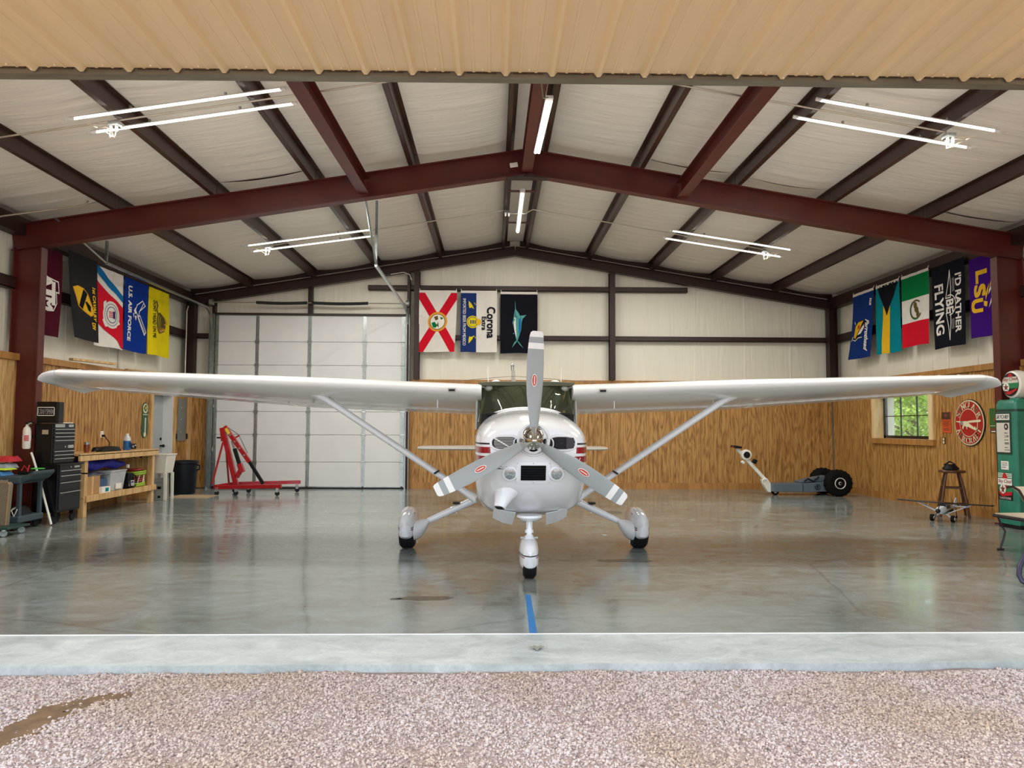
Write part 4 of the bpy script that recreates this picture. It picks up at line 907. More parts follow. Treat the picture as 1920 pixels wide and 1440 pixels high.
def ell(cx, cy, rx, asp, k=1, n=28): return [(cx + rx * cos(2 * pi * i / n), cy + rx * k / asp * sin(2 * pi * i / n)) for i in range(n)]
def flag(label, base, decor, P0, du, n, Wd, H, shift=0, seed=0, sleeve=None, pinch=0, amp=1.0, group='flags hung along the hangar walls'):
    P0, du, n = V(P0), V(du), V(n); rs = random.Random(seed); ph = [rs.uniform(0, 6) for _ in range(4)]; fr = rs.uniform(5, 9)
    def F(x, y, off=0):
        wv = amp * (.012 * sin(fr * x + 2.2 * y + ph[0]) * (.3 + y) + .022 * y * sin(3.3 * x + 1.7 * y + ph[1]) + .006 * sin(19 * x * (1 - .3 * y) + ph[2]) * (1 - y) ** 2)
        return P0 + du * (x * Wd * (1 - pinch * y * y) + shift * max(0, y) ** 1.4) + V((0, 0, -H * y + .006 * sin(6 * x + ph[3]) * y)) + n * (wv + .045 + off)
    root = thing('flag', label, 'flag', P0 + du * (Wd / 2) + V((0, 0, -H)), group=group, world=True)
    mb = MB(); a = MB(); a.grid(30, 40, lambda u, v: F(u, v)); m_ = len(a.v); b_ = [F(i % 31 / 30, i // 31 / 40, -.003) for i in range(m_)]
    mb.add(a.v, a.f); mb.add(b_, a.f)
    mb.build('cloth', base, root, True)
    if sleeve:
        MB().grid(16, 2, lambda u, v: F(u, -.02 + .04 * v, .006)).build('header_band', sleeve, root, True)
        for x in (.02, .98): MB().tube([F(x, -.015, .006), F(x + (.01 if x > .5 else -.01), -.05, -.01)], .006, 5).build('tie', 'white', root)
    by = {}
    for lay, (nm, m, polys) in enumerate(decor):
        bm = bmesh.new()
        for pl in polys:
            vs, fs = pl if isinstance(pl, tuple) else (pl, [tuple(range(len(pl)))])
            bv = [bm.verts.new((x, y, 0)) for x, y in vs]
            for f in fs:
                try: bm.faces.new([bv[i] for i in f])
                except ValueError: pass
        bmesh.ops.triangulate(bm, faces=[f for f in bm.faces if len(f.verts) > 4])
        for i in range(1, 10):
            for co_, no in (((i / 10, 0, 0), (1, 0, 0)), ((0, i / 10, 0), (0, 1, 0)), ((0, i / 10 - .05, 0), (0, 1, 0))):
                bmesh.ops.bisect_plane(bm, geom=bm.verts[:] + bm.edges[:] + bm.faces[:], plane_co=co_, plane_no=no)
        bm.verts.index_update()
        o = MB().add([F(v.co.x, v.co.y, .004 + .0022 * lay) for v in bm.verts], [[v.index for v in f.verts] for f in bm.faces]).build(nm, m, root)
        bm.free()
    return root
for k_, c_ in (('f_maroon', (72, 8, 32)), ('f_charcoal', (40, 38, 42)), ('f_white', (226, 222, 216)), ('f_blue', (10, 50, 140)), ('f_yellow', (226, 206, 20)), ('f_navy', (20, 52, 120)), ('f_teal', (0, 130, 144)), ('f_green', (0, 118, 64)), ('f_red', (206, 20, 44)), ('f_black', (18, 20, 30)), ('f_purple', (62, 10, 120)), ('f_gold', (236, 186, 40)), ('f_corona', (32, 54, 110)), ('f_lblue', (20, 110, 170)), ('f_skyteal', (86, 158, 158)), ('f_brown', (96, 84, 46)), ('f_grey', (150, 146, 150)), ('f_letter', (236, 232, 226)), ('f_orange', (226, 160, 60))):
    mat(k_, S(*c_), .85, var=.07, scale=4, bmp=.12, bscale=160, spec=.12)
AS = 1.6
box_ = lambda a, b, c, d: [(a, b), (c, b), (c, d), (a, d)]
L_ = dict(du=(0, 1, 0), n=(1, 0, 0)); R_ = dict(du=(0, -1, 0), n=(-1, 0, 0)); B_ = dict(du=(1, 0, 0), n=(0, -1, 0))
tex = [(.3, .18), (.33, .325), (.79, .354), (.83, .483), (.72, .48), (.75, .61), (.62, .70), (.42, .71), (.27, .69), (.19, .617), (.06, .54), (.16, .47), (.16, .375), (.08, .317), (.1, .25), (.22, .225)]
tex = [(.15 + .88 * x, y) for x, y in tex]
flag('maroon flag with white state outline and the letters A T M', 'f_maroon', [
    ('outline', 'f_letter', stroke(tex, .025, AS)),
    ('letter', 'f_letter', [box_(.63, .365, .75, .64), box_(.34, .47, .64, .535), box_(.28, .42, .35, .58)]),
    ('letter', 'f_letter', [run('A', .37, .30, .25, .13, 0, .03)]), ('letter', 'f_letter', [run('M', .37, .56, .26, .13, 0, .03)])], (-7.5, 11.22, 4.2), Wd=.76, H=1.36, seed=1, **L_)
flag('black flag with yellow shield, black diagonal bar and horse head', 'f_charcoal', [
    ('shield_edge', 'f_orange', [[(.08, .41), (.26, .375), (.48, .385), (.63, .435), (.8, .62), (.8, .675), (.68, .70), (.24, .62)]]),
    ('shield', 'f_gold', [[(.1, .415), (.27, .385), (.47, .395), (.6, .44), (.77, .62), (.77, .67), (.68, .69), (.26, .61)]]),
    ('diagonal', 'f_black', [[(.46, .395), (.6, .44), (.4, .64), (.26, .61)]]),
    ('horse_head', 'f_black', [[(.5, .54), (.57, .535), (.69, .58), (.68, .65), (.63, .615), (.6, .635), (.57, .6)]]),
    ('lettering', 'f_gold', [run('1st CAVALRY', .76, .34, .1, .4, .02, .01)]), ('lettering', 'f_gold', [run('DIV', .68, .77, .13, .08, 0, .01)])], (-7.43, 12.02, 4.28), Wd=.86, H=1.40, shift=.2, seed=2, **L_)
anch = [[(.3, .43), (.38, .4), (.42, .46), (.38, .5), (.3, .5)], [(.28, .66), (.34, .6), (.4, .68), (.46, .73), (.36, .74)], [(.62, .43), (.72, .44), (.82, .55), (.74, .53)], [(.66, .7), (.78, .62), (.86, .67), (.74, .7), (.7, .74)]]
flag('white flag with red and blue slanting bands and a round white emblem of crossed anchors', 'f_white', [
    ('blue_band', 'f_lblue', [[(0, 0), (.1, 0), (1, .28), (1, .37), (0, .085)]]), ('red_band', 'f_red', [[(0, .18), (1, .44), (1, .985), (.93, .985), (.75, .9), (.45, .82), (0, .67)]]),
    ('anchors', 'f_white', anch + [ell(.56, .575, .27, AS, 1.05)]), ('ring', 'f_grey', stroke(ell(.56, .575, .215, AS, 1.05), .018, AS)), ('ring', 'f_corona', stroke(ell(.56, .575, .15, AS, 1.1), .014, AS)),
    ('shield', 'f_red', [box_(.47, .555 + .022 * i, .6, .565 + .022 * i) for i in range(-1, 3)]), ('shield', 'f_corona', [box_(.6, .525, .66, .62)])], (-7.5, 12.99, 4.25), Wd=.94, H=1.40, shift=.06, seed=3, **L_)
flag('royal blue flag with white outlined winged star and white lettering', 'f_blue', [
    ('lettering', 'f_letter', [run('U.S. AIR FORCE', .17, .1, .14, .76, 0, .015)]),
    ('wing', 'f_letter', stroke([(.78, .25), (.9, .31), (.66, .41), (.62, .5), (.5, .41), (.56, .33)], .022, AS) + stroke([(.6, .5), (.88, .735), (.95, .69), (.68, .47)], .022, AS) + stroke([(.66, .41), (.83, .28)], .02, AS, False) + stroke([(.63, .5), (.9, .71)], .02, AS, False)),
    ('star', 'f_letter', [[(.42, .42), (.5, .37), (.53, .45), (.46, .47)], [(.46, .49), (.55, .49), (.52, .56)], [(.38, .46), (.43, .47), (.42, .53)]])], (-7.5, 13.97, 4.25), Wd=.96, H=1.38, shift=.03, seed=4, **L_)
flag('yellow flag with dark coiled snake and lettering', 'f_yellow', [
    ('lettering', 'f_black', [run('DONT TREAD ON ME', .2, .18, .12, .56, 0, .008)]),
    ('snake', 'f_brown', sum([stroke(ell(.5 + .07 * i, .5, .12 - .012 * i, AS, 1.9), .05, AS) for i in range(4)], []) + stroke([(.42, .38), (.36, .3), (.4, .24), (.36, .19)], .045, AS, False)),
    ('snake', 'f_orange', sum([stroke(ell(.53 + .07 * i, .5, .11 - .012 * i, AS, 1.9, 18)[2:8], .022, AS, False) for i in range(4)], []) + stroke([(.76, .5), (.88, .47), (.84, .42)], .03, AS, False))], (-7.5, 15.0, 4.25), Wd=.92, H=1.37, shift=.02, seed=5, **L_)
flag('blue flag with slanted script and a yellow and white emblem, nearest the back right corner', 'f_navy', [
    ('emblem_edge', 'f_black', [[(.2, .5), (.36, .43), (.62, .42), (.72, .45), (.5, .66), (.3, .72), (.16, .68)]]),
    ('emblem', 'f_gold', [[(.24, .5), (.38, .44), (.62, .43), (.42, .58), (.3, .69), (.2, .66)]]), ('emblem', 'f_red', [[(.38, .5), (.46, .48), (.45, .53), (.38, .56)]]), ('emblem', 'f_letter', [[(.66, .49), (.68, .54), (.55, .62), (.4, .64), (.5, .56)]]),
    ('scroll', 'f_letter', stroke([(.2, .7), (.32, .72), (.46, .68), (.6, .68)], .02, AS, False) + stroke([(.16, .66), (.12, .71)], .03, AS, False) + stroke([(.24, .46), (.2, .43)], .03, AS, False)),
    ('lettering', 'f_letter', [run('its', .84, .12, .1, .1, .12, .015)]), ('lettering', 'f_letter', [run('Parrothead', .72, .42, .15, .44, .1, .012)])], (7.5, 16.05, 4.36), Wd=.9, H=1.40, shift=-.26, seed=6, sleeve='f_white', **R_)
flag('teal and yellow striped flag with black triangle', 'f_teal', [('stripe', 'f_gold', [[(.33, .2), (.64, .2), (.6, .6), (.56, .98), (.56, 1), (.2, 1), (.22, .8), (.3, .5)]]), ('triangle', 'f_black', [[(.06, 0), (1, 0), (.47, .46)]])], (7.5, 15.07, 4.36), Wd=.88, H=1.40, shift=-.02, seed=7, sleeve='f_white', **R_)
flag('green, white and red flag with brown round emblem', 'f_white', [('field', 'f_green', [box_(0, 0, 1, .335)]), ('field', 'f_red', [box_(0, .665, 1, 1)]),
    ('wreath', 'f_brown', stroke(ell(.53, .5, .2, AS, 1.0, 20)[2:18], .035, AS, False) + [ell(.5 + .03 * i, .44 + .035 * i + .02 * (i % 2), .055, AS, 1.3, 9) for i in range(4)]), ('wreath', 'f_green', stroke(ell(.53, .5, .215, AS, 1, 20)[4:14], .02, AS, False))], (7.5, 14.09, 4.36), Wd=.9, H=1.36, seed=8, sleeve='f_white', pinch=.08, **R_)
wing_ = [(.55, .1), (.58, .3), (.57, .42), (.42, .42), (.5, .26)]
flag('black flag lettered about rather flying, with white winged circle', 'f_black', [
    ('lettering', 'f_letter', [run("I'D RATHER", .72, .16, .17, .68, 0, .014)]), ('lettering', 'f_letter', [run('BE', .42, .44, .22, .15, 0, .018)]), ('lettering', 'f_letter', [run('FLYING', .08, .23, .25, .6, 0, .018)]),
    ('wings', 'f_letter', stroke(wing_, .02, AS) + stroke([(x, 1.02 - y) for x, y in wing_], .02, AS) + stroke(ell(.54, .51, .2, AS, .95, 24)[-7:] + ell(.54, .51, .2, AS, .95, 24)[:7], .02, AS, False)),
    ] + [('ray', 'f_grey', [box_(.63 + .035 * i, a, .645 + .035 * i, b)]) for a, b in ((.2, .36), (.68, .8)) for i in range(3)], (7.5, 13.1, 4.35), Wd=.93, H=1.48, shift=-.02, seed=9, **R_)
flag('purple flag with three big gold letters and gold and white claw slashes', 'f_purple', [
    ('letter', 'f_gold', [run('L', .2, .17, .3, .14, 0, .045)]), ('letter', 'f_gold', [run('S', .14, .345, .32, .14, 0, .04)]), ('letter', 'f_gold', [run('U', .05, .52, .33, .15, 0, .045)]),
    ('slashes', 'f_gold', [[(.72, .2), (.82, .17), (.76, .3), (.6, .42), (.66, .32)], [(.5, .48), (.6, .36), (.57, .46), (.5, .56)], [(.45, .56), (.55, .58), (.53, .64), (.45, .62)]]),
    ('slashes', 'f_letter', [[(.8, .28), (.7, .4), (.58, .5), (.6, .44)], [(.84, .34), (.74, .44), (.66, .52), (.7, .44)], [(.86, .42), (.76, .5), (.58, .66), (.68, .5)]])], (7.5, 12.06, 4.26), Wd=.84, H=1.32, shift=-.04, seed=10, **R_)
flag('white flag with red diagonal cross and round gold seal, beside the back column', 'f_white', [('saltire', 'f_red', [[(0, .0), (.13, 0), (1, .87), (1, 1), (.87, 1), (0, .13)], [(.87, 0), (1, 0), (1, .13), (.13, 1), (0, 1), (0, .87)]]),
    ('seal', 'f_orange', [ell(.5, .5, .26, AS)]), ('seal_field', 'f_letter', [ell(.5, .5, .2, AS)]), ('seal_scene', 'f_green', [[(.34, .52), (.42, .5), (.5, .56), (.46, .6), (.38, .59)], [(.56, .42), (.66, .44), (.6, .47)]]), ('seal_scene', 'f_brown', [[(.4, .42), (.5, .4), (.52, .46), (.45, .48)], [(.48, .56), (.52, .5), (.54, .6)]]), ('seal_ring', 'f_brown', stroke(ell(.5, .5, .2, AS), .014, AS))], (-2.24, 17.26, 4.6), Wd=.88, H=1.42, shift=-.01, seed=11, sleeve='f_white', pinch=.05, amp=.8, **B_)
def griffin(cy, s): return [[(.22, cy - .08 * s), (.27, cy - .05 * s), (.33, cy + .0), (.37, cy + .055 * s), (.3, cy + .03 * s), (.24, cy + .04 * s), (.22, cy - .02 * s)]] + [box_(.37 + .03 * i, cy - .05 + .02 * i, .385 + .03 * i, cy - .03 + .02 * i) for i in range(3)]
flag('half navy, half white banner with yellow medal and dark lettering', 'f_white', [('field', 'f_corona', [box_(0, 0, .43, 1)]), ('lettering', 'f_letter', [run('IMPORTED BEER FROM MEXICO', .06, .11, .08, .78, 0, .004)]),
    ('motif', 'f_yellow', griffin(.23, 1) + griffin(.78, -1)), ('medal', 'f_yellow', [ell(.33, .5, .165, AS)]), ('medal_ring', 'f_corona', stroke(ell(.33, .5, .13, AS), .012, AS) + [box_(.26 + .045 * i, .47, .285 + .045 * i, .53) for i in range(4)]), ('medal', 'f_gold', [ell(.5, .5, .06, AS, 1.4)]),
    ('lettering', 'f_black', [run('Corona', .72, .25, .22, .51, 0, .014)]), ('lettering', 'f_black', [run('Extra', .58, .41, .12, .22, 0, .009)])], (-1.27, 17.26, 4.6), Wd=.85, H=1.42, shift=.0, seed=12, sleeve='f_white', amp=.6, **B_)
fish = [(.395, .12), (.415, .27), (.50, .34), (.56, .43), (.57, .52), (.555, .62), (.5, .73), (.46, .805), (.44, .8), (.40, .70), (.355, .55), (.35, .44), (.37, .35), (.395, .27)]
flag('black flag with blue and silver marlin hanging nose up', 'f_black', [('fish', 'f_skyteal', [fish]), ('belly', 'f_letter', [[(.37, .4), (.41, .42), (.42, .6), (.44, .76), (.39, .65), (.36, .53)]]), ('back', 'f_lblue', [[(.5, .42), (.55, .43), (.55, .6), (.5, .7), (.49, .55)]]),
    ('fin', 'f_skyteal', [[(.53, .38), (.7, .365), (.6, .43), (.57, .5), (.56, .42)], [(.37, .42), (.4, .44), (.33, .53), (.33, .48)], [(.36, .66), (.38, .68), (.34, .685)]]), ('tail_fin', 'f_skyteal', [[(.44, .79), (.46, .8), (.31, .915), (.38, .82)], [(.45, .8), (.5, .815), (.62, .92), (.53, .87)]]), ('gill', 'f_corona', stroke([(.4, .33), (.4, .38), (.46, .41)], .012, AS, False))], (-.34, 17.26, 4.58), Wd=.87, H=1.42, seed=13, sleeve='f_white', amp=.9, **B_)
# ---------------------------------------------------------------- left side
def T(name, label, cat, loc, group=None): return thing(name, label, cat, loc, group=group, world=True)
# roller tool cabinet with the top chest on it; drawer fronts face the aeroplane
def drawer(par, xf, y0, y1, z0, z1, top):
    d = MB().box(xf - .01, y0, z0 + .004, xf + .012, y1, z1 - .004).build('drawer', 'tool_drawer', par, bevel=.003)
    MB().box(xf + .01, y0 + .01, z1 - .026, xf + .03, y1 - .01, z1 - .012).build('drawer_pull', 'chrome_soft', d, bevel=.003); return d
t_ = T('tool_cabinet', 'black roller tool cabinet with chrome drawer pulls, standing on casters under the top chest', 'tool cabinet', (-7.0, 11.3, 0))
MB().box(-7.18, 11.0, .17, -6.83, 11.6, .86).build('body', 'tool_black', t_, bevel=.006)
MB().box(-7.19, 10.99, .85, -6.8, 11.62, .875).build('top_edge', 'tool_black', t_, bevel=.006)
for z0, z1 in ((.20, .47), (.47, .615), (.615, .715), (.715, .79)): drawer(t_, -6.83, 11.03, 11.58, z0, z1, 0)
MB().box(-6.84, 11.03, .79, -6.82, 11.58, .85).build('lock_rail', 'tool_drawer', t_)
MB().cyl((-6.82, 11.3, .82), (-6.81, 11.3, .82), .012).build('lock', 'chrome_soft', t_); MB().box(-6.822, 11.4, .805, -6.815, 11.54, .835).build('name_badge', 'chrome_soft', t_)
for x in (-7.12, -6.9):
    for y in (11.06, 11.53):
        c = tyre((x, y, .062), .062, .035, 'caster', 'rubber', t_, 0, (1, 0, 0)); MB().box(x - .03, y - .03, .11, x + .03, y + .03, .17).build('caster_fork', 'black', c)
MB().tube([(-6.9, 11.63, .7), (-6.9, 11.66, .7), (-6.75, 11.66, .7), (-6.75, 11.63, .7)], .012, 6).build('side_handle', 'black', t_)
t_ = T('tool_chest', 'black top chest of narrow drawers standing on the roller cabinet', 'tool chest', (-7.05, 11.3, .877))
MB().box(-7.19, 11.02, .877, -6.94, 11.6, 1.47).build('body', 'tool_black', t_, bevel=.006)
zz_ = [1.385, 1.33, 1.275, 1.22, 1.13]
for z0, z1 in ((1.345, 1.40), (1.29, 1.345), (1.235, 1.29), (1.165, 1.235), (1.02, 1.075), (.965, 1.02), (.885, .965)): drawer(t_, -6.94, 11.05, 11.57, z0, z1, 0)
MB().box(-6.95, 11.05, 1.08, -6.93, 11.57, 1.16).build('middle_panel', 'tool_drawer', t_, bevel=.003); MB().box(-6.932, 11.4, 1.1, -6.925, 11.55, 1.145).build('name_badge', 'chrome_soft', t_); MB().cyl((-6.932, 11.32, 1.12), (-6.92, 11.32, 1.12), .014).build('lock', 'chrome_soft', t_)
MB().box(-6.95, 11.05, 1.405, -6.93, 11.57, 1.465).build('lock_rail', 'tool_drawer', t_); MB().box(-6.932, 11.06, 1.412, -6.924, 11.3, 1.46).build('name_badge', 'chrome_soft', t_); MB().box(-6.932, 11.4, 1.416, -6.924, 11.53, 1.455).build('name_badge', 'chrome_soft', t_)
MB().box(-7.09, 11.015, 1.31, -7.0, 11.02, 1.375).build('data_plate', 'chrome_soft', t_)
t2 = T('sign', 'dark square sign with white framed lettering standing on the tool chest', 'sign', (-7.06, 11.5, 1.5))
MB().box(-7.2, 11.05, 1.474, -6.92, 11.07, 1.79).build('board', 'tool_black', t2, bevel=.004); MB().box(-6.92, 11.04, 1.474, -6.87, 11.16, 1.785).build('board_edge', 'tool_drawer', t2, bevel=.004)
mb = MB()
for a, b, c, d in ((-7.19, 1.58, -6.94, 1.59), (-7.19, 1.70, -6.94, 1.71), (-7.19, 1.58, -7.182, 1.71), (-6.948, 1.58, -6.94, 1.71)): mb.box(a, 11.044, b, c, 11.05, d)
mb.build('sign_border', 'print_white', t2)
text(MB(), 'CRAFTSMAN', (-7.172, 11.045, 1.605), (.214, 0, 0), (0, 0, .08), bold=.006).build('sign_lettering', 'print_white', t2)
one(MB().loft([[V((x, y, 1.473 + z)) for y, z in ((11.18, 0), (11.5, 0), (11.5, .012), (11.18, .012))] for x in (-7.15, -6.92)]), 'paper', 'print_white', 'white sheet lying on the top chest below the framed sign', 'paper', (-7.0, 11.2, 1.5))
# fire extinguisher on the column, leaning pole
t_ = T('fire_extinguisher', 'white fire extinguisher with red label hanging on the left red column', 'fire extinguisher', (-7.255, 10.93, 1.09))
c = (-7.255, 10.93, 0); MB().lathe(c, (0, 0, 1), [(.045, 1.10), (.054, 1.12), (.054, 1.36), (.045, 1.4), (.02, 1.43), (.018, 1.46)], 24).build('cylinder', 'extinguisher_white', t_, True)
MB().lathe(c, (0, 0, 1), [(.0552, 1.215), (.0552, 1.295)], 24).build('label', 'print_white', t_, True)
mb = MB()
for i in range(4): mb.loft([[V((c[0] + .0565 * sin(a), c[1] - .0565 * cos(a), z)) for a in [-.1 + .14 * j for j in range(9)]] for z in (1.215 + .021 * i, 1.231 + .021 * i)], cap=False, closed=False)
mb.build('label_print', 'label_red', t_)
MB().box(-7.275, 10.91, 1.455, -7.235, 10.95, 1.48).tube([(-7.25, 10.93, 1.48), (-7.2, 10.9, 1.5), (-7.12, 10.88, 1.47)], .008, 6).tube([(-7.25, 10.93, 1.465), (-7.19, 10.9, 1.46), (-7.13, 10.88, 1.44)], .007, 6).build('valve_handle', 'black', t_)
MB().cyl((-7.225, 10.92, 1.465), (-7.19, 10.9, 1.465), .018).build('gauge', 'chrome_soft', t_); MB().box(-7.29, 10.98, 1.25, -7.22, 11.02, 1.3).build('wall_bracket', 'black', t_)
one(MB().tube([(-6.857, 10.93, .016), (-6.96, 10.93, .36), (-7.06, 10.925, .7), (-7.14, 10.91, .97), (-7.165, 10.9, 1.05)], .016, 10), 'pole', 'pvc', 'white plastic pole leaning under the fire extinguisher, foot on the floor', 'pole', (-6.967, 11.05, 0), smooth=True)
# utility cart
t_ = T('utility_cart', 'dark grey plastic utility cart by the left column', 'cart', (-7.2, 10.55, 0))
MB().box(-7.5, 10.3, .64, -6.93, 10.86, .745).build('tray', 'cart_grey', t_, bevel=.015); MB().box(-7.5, 10.3, .11, -6.93, 10.86, .2).build('shelf', 'cart_grey', t_, bevel=.015)
MB().loft([[V((x, y, z)) for y, z in ((10.34, a), (10.82, a), (10.82, b), (10.34, b))] for x, a, b in ((-6.94, .65, .74), (-6.84, .7, .78), (-6.77, .775, .82))]).build('handle', 'cart_grey', t_, bevel=.012)
for x in (-6.965, -7.46):
    for y in (10.35, 10.81):
        MB().box(x - .025, y - .025, .19, x + .025, y + .025, .66).build('leg', 'cart_grey', t_, bevel=.008)
        w_ = tyre((x - .06 if x > -7.2 else x + .06, y + .02, .06), .06, .035, 'caster', 'rubber', t_, 0)
text(MB(), 'Rubbermaid', (-7.21, 10.294, .675), (.12, 0, 0), (0, 0, .032), bold=.01).build('lettering', 'print_white', t_)
text(MB(), 'HD', (-7.2, 10.294, .14), (.05, 0, 0), (0, 0, .03), bold=.02).build('lettering', 'print_white', t_)
def cloth(label, m, x0, x1, y0, y1, z, h, name='folded_cloth'):
    mb = MB(); sd = random.random() * 9
    top = lambda u, v: (x0 + (x1 - x0) * u, y0 + (y1 - y0) * v, z + h * (min(1, 6 * u, 6 * (1 - u), 6 * v, 6 * (1 - v)) ** .4 if 0 < u < 1 and 0 < v < 1 else 0) + .25 * h * noise.noise(V((u * 4 + sd, v * 4, sd))) * (1 if 0 < u < 1 and 0 < v < 1 else 0))
    mb.grid(16, 12, top); mb.add([(x0, y0, z), (x1, y0, z), (x1, y1, z), (x0, y1, z)], [(3, 2, 1, 0)])
    return one(mb, name, m, label, 'cloth', ((x0 + x1) / 2, (y0 + y1) / 2, z), smooth=True)
cloth('blue folded towel on the utility cart, under the lime cloth', 'towel_blue', -7.49, -7.2, 10.33, 10.6, .748, .06)
cloth('lime green cloth lying over the blue towel on the utility cart', 'lime', -7.48, -7.17, 10.36, 10.62, .825, .02)
cloth('grey rag piled at the left end of the utility cart', 'rag_grey', -7.49, -7.25, 10.5, 10.78, .838, .07)
cloth('red crumpled rag on top of the grey rag on the utility cart', 'rag_red', -7.44, -7.22, 10.52, 10.8, .93, .07)
t_ = T('tool_tray', 'small dark tray with tools in the middle of the utility cart', 'tray', (-7.1, 10.7, .746))
MB().box(-7.17, 10.62, .746, -7.02, 10.8, .79).build('tray', 'black', t_, bevel=.006); MB().tube([(-7.14, 10.65, .8), (-7.13, 10.7, .87), (-7.09, 10.72, .8)], .008, 5).build('grip', 'rag_red', t_); MB().cyl((-7.07, 10.68, .79), (-7.06, 10.7, .88), .009).build('screwdriver', 'label_red', t_)
one(MB().tube(arc((-6.88, 10.6, .835), .08, 0, 2 * pi * 2.6, 50, (1, 0, 0), (0, 1, 0)), .007, 5), 'cord', 'cord_green', 'bright green cord coiled on the handle end of the utility cart', 'cord', (-6.88, 10.6, .83), smooth=True)
one(MB().tube([(-7.15, 10.45, .22), (-7.08, 10.4, .3), (-6.98, 10.38, .34), (-7.05, 10.33, .28), (-7.0, 10.31, .2), (-6.96, 10.31, .3)], .007, 5), 'rope', 'print_white', 'thin white rope looped on the lower shelf of the utility cart', 'rope', (-7.05, 10.4, .21), smooth=True)
cloth('dark cable bundle and rag heaped on the lower shelf of the utility cart', 'f_charcoal', -7.35, -7.02, 10.4, 10.75, .202, .1, 'cable_bundle')
# dolly with the carpeted board
t_ = T('dolly', 'green furniture dolly on grey swivel casters at the left edge', 'dolly', (-7.0, 9.95, 0))
MB().box(-7.3, 9.75, .095, -6.72, 10.22, .125).build('deck', 'dolly_green', t_, bevel=.006)
for x, y in ((-6.8, 9.8), (-7.22, 9.8), (-6.8, 10.16), (-7.22, 10.16)):
    w_ = tyre((x, y, .045), .045, .03, 'caster', 'caster_grey', t_, 0, (.5, -.85, 0)); MB().cyl((x, y, .08), (x, y, .098), .03).build('caster_plate', 'chrome_soft', w_)
t_ = T('carpet_board', 'grey carpeted board with tan piping standing on the green dolly', 'board', (-7.05, 9.98, .127))
MB().prism([(-7.35, .127), (-6.88, .127), (-6.86, .66), (-6.885, .69), (-7.35, .70)], lambda x, z, k: (x, 9.95 + .08 * k + .03 * (z - .1), z)).build('panel', 'carpet_grey', t_)
MB().tube([(-6.88, 9.955, .13), (-6.86, 9.968, .66), (-6.885, 9.97, .69), (-7.35, 9.97, .70)], .006, 5).build('piping', 'cardboard', t_)
MB().tube([(-7.1, 9.94, .62), (-7.05, 9.935, .55), (-7.0, 9.94, .45), (-7.02, 9.94, .43), (-7.06, 9.935, .5), (-7.09, 9.945, .58)], .006, 5).build('strap', 'hose_white', t_)
# workbench
t_ = T('workbench', 'long wooden workbench of pale lumber with a lower shelf along the left wall', 'workbench', (-7.2, 12.95, 0))
BXF = -6.86
MB().box(-7.53, 11.64, .965, BXF, 14.3, 1.0).build('top', 'lumber', t_, bevel=.004); MB().box(BXF - .04, 11.64, .885, BXF, 14.3, .985).build('front_rail', 'lumber', t_, bevel=.004)
for x, y in ((-6.93, 11.86), (-6.93, 14.16), (-7.48, 11.86), (-7.48, 14.16), (-7.48, 13.0)): MB().box(x - .045, y - .045, 0, x + .045, y + .045, .965).build('leg', 'lumber', t_, bevel=.004)
MB().box(-7.5, 11.8, .30, BXF - .03, 14.22, .325).build('shelf', 'lumber', t_); MB().box(BXF - .035, 11.84, .235, BXF, 14.25, .335).build('shelf_rail', 'lumber', t_, bevel=.004)
MB().box(-7.52, 14.2, .33, -6.95, 14.215, .96).build('end_panel', 'plywood_pale', t_)
for i in range(3): MB().cyl((-7.4 + .13 * i, 14.195, .86), (-7.4 + .13 * i, 14.202, .86), .028).build('hole', 'stripe_black', t_)
t_ = T('cardboard_box', 'brown cardboard box on the left end of the workbench shelf', 'box', (-7.08, 12.2, .326)); MB().box(-7.28, 11.95, .326, -6.95, 12.4, .62).build('carton', 'cardboard', t_, bevel=.003); MB().box(-6.951, 12.15, .326, -6.948, 12.2, .621).build('tape', 'lumber', t_)
t_ = T('clear_bag', 'crumpled clear bag of hardware on top of the cardboard box', 'bag', (-7.1, 12.25, .622)); mb = MB(); mb.grid(20, 14, lambda u, v: (-7.25 + .3 * u, 11.97 + .75 * v, .624 + .04 * sin(pi * u) ** .5 * sin(pi * v) ** .4 * (1 + .7 * noise.noise(V((u * 6, v * 9, 2)))))); mb.build('bag', 'foil', t_)
one(MB().box(-7.2, 12.42, .326, -6.98, 12.68, .56), 'box', 'blue_box', 'dull blue box between the cardboard box and the grey bin on the shelf', 'box', (-7.1, 12.5, .326), bevel=.004)
t_ = T('carton', 'small white and green carton at the front of the workbench shelf', 'box', (-6.93, 12.5, .326)); MB().box(-6.97, 12.38, .326, -6.9, 12.64, .43).build('carton', 'print_white', t_, bevel=.002); MB().box(-6.9005, 12.48, .35, -6.897, 12.58, .41).build('label', 'f_teal', t_)
t_ = T('storage_bin', 'translucent grey storage bin in the middle of the workbench shelf', 'bin', (-7.1, 13.0, .326))
MB().loft([[V((x0, y0, z)), V((x1, y0, z)), V((x1, y1, z)), V((x0, y1, z))] for z, x0, x1, y0, y1 in ((.326, -7.28, -6.97, 12.74, 13.2), (.66, -7.3, -6.93, 12.71, 13.23))]).build('tub', 'plastic_clear', t_, bevel=.01); MB().box(-7.31, 12.7, .655, -6.92, 13.24, .675).build('rim', 'plastic_clear', t_, bevel=.005); MB().box(-6.95, 12.9, .36, -6.935, 13.08, .45).build('label', 'print_white', t_)
t_ = T('battery_charger', 'black and white battery charger with its cable at the front of the shelf', 'battery charger', (-7.0, 13.4, .326))
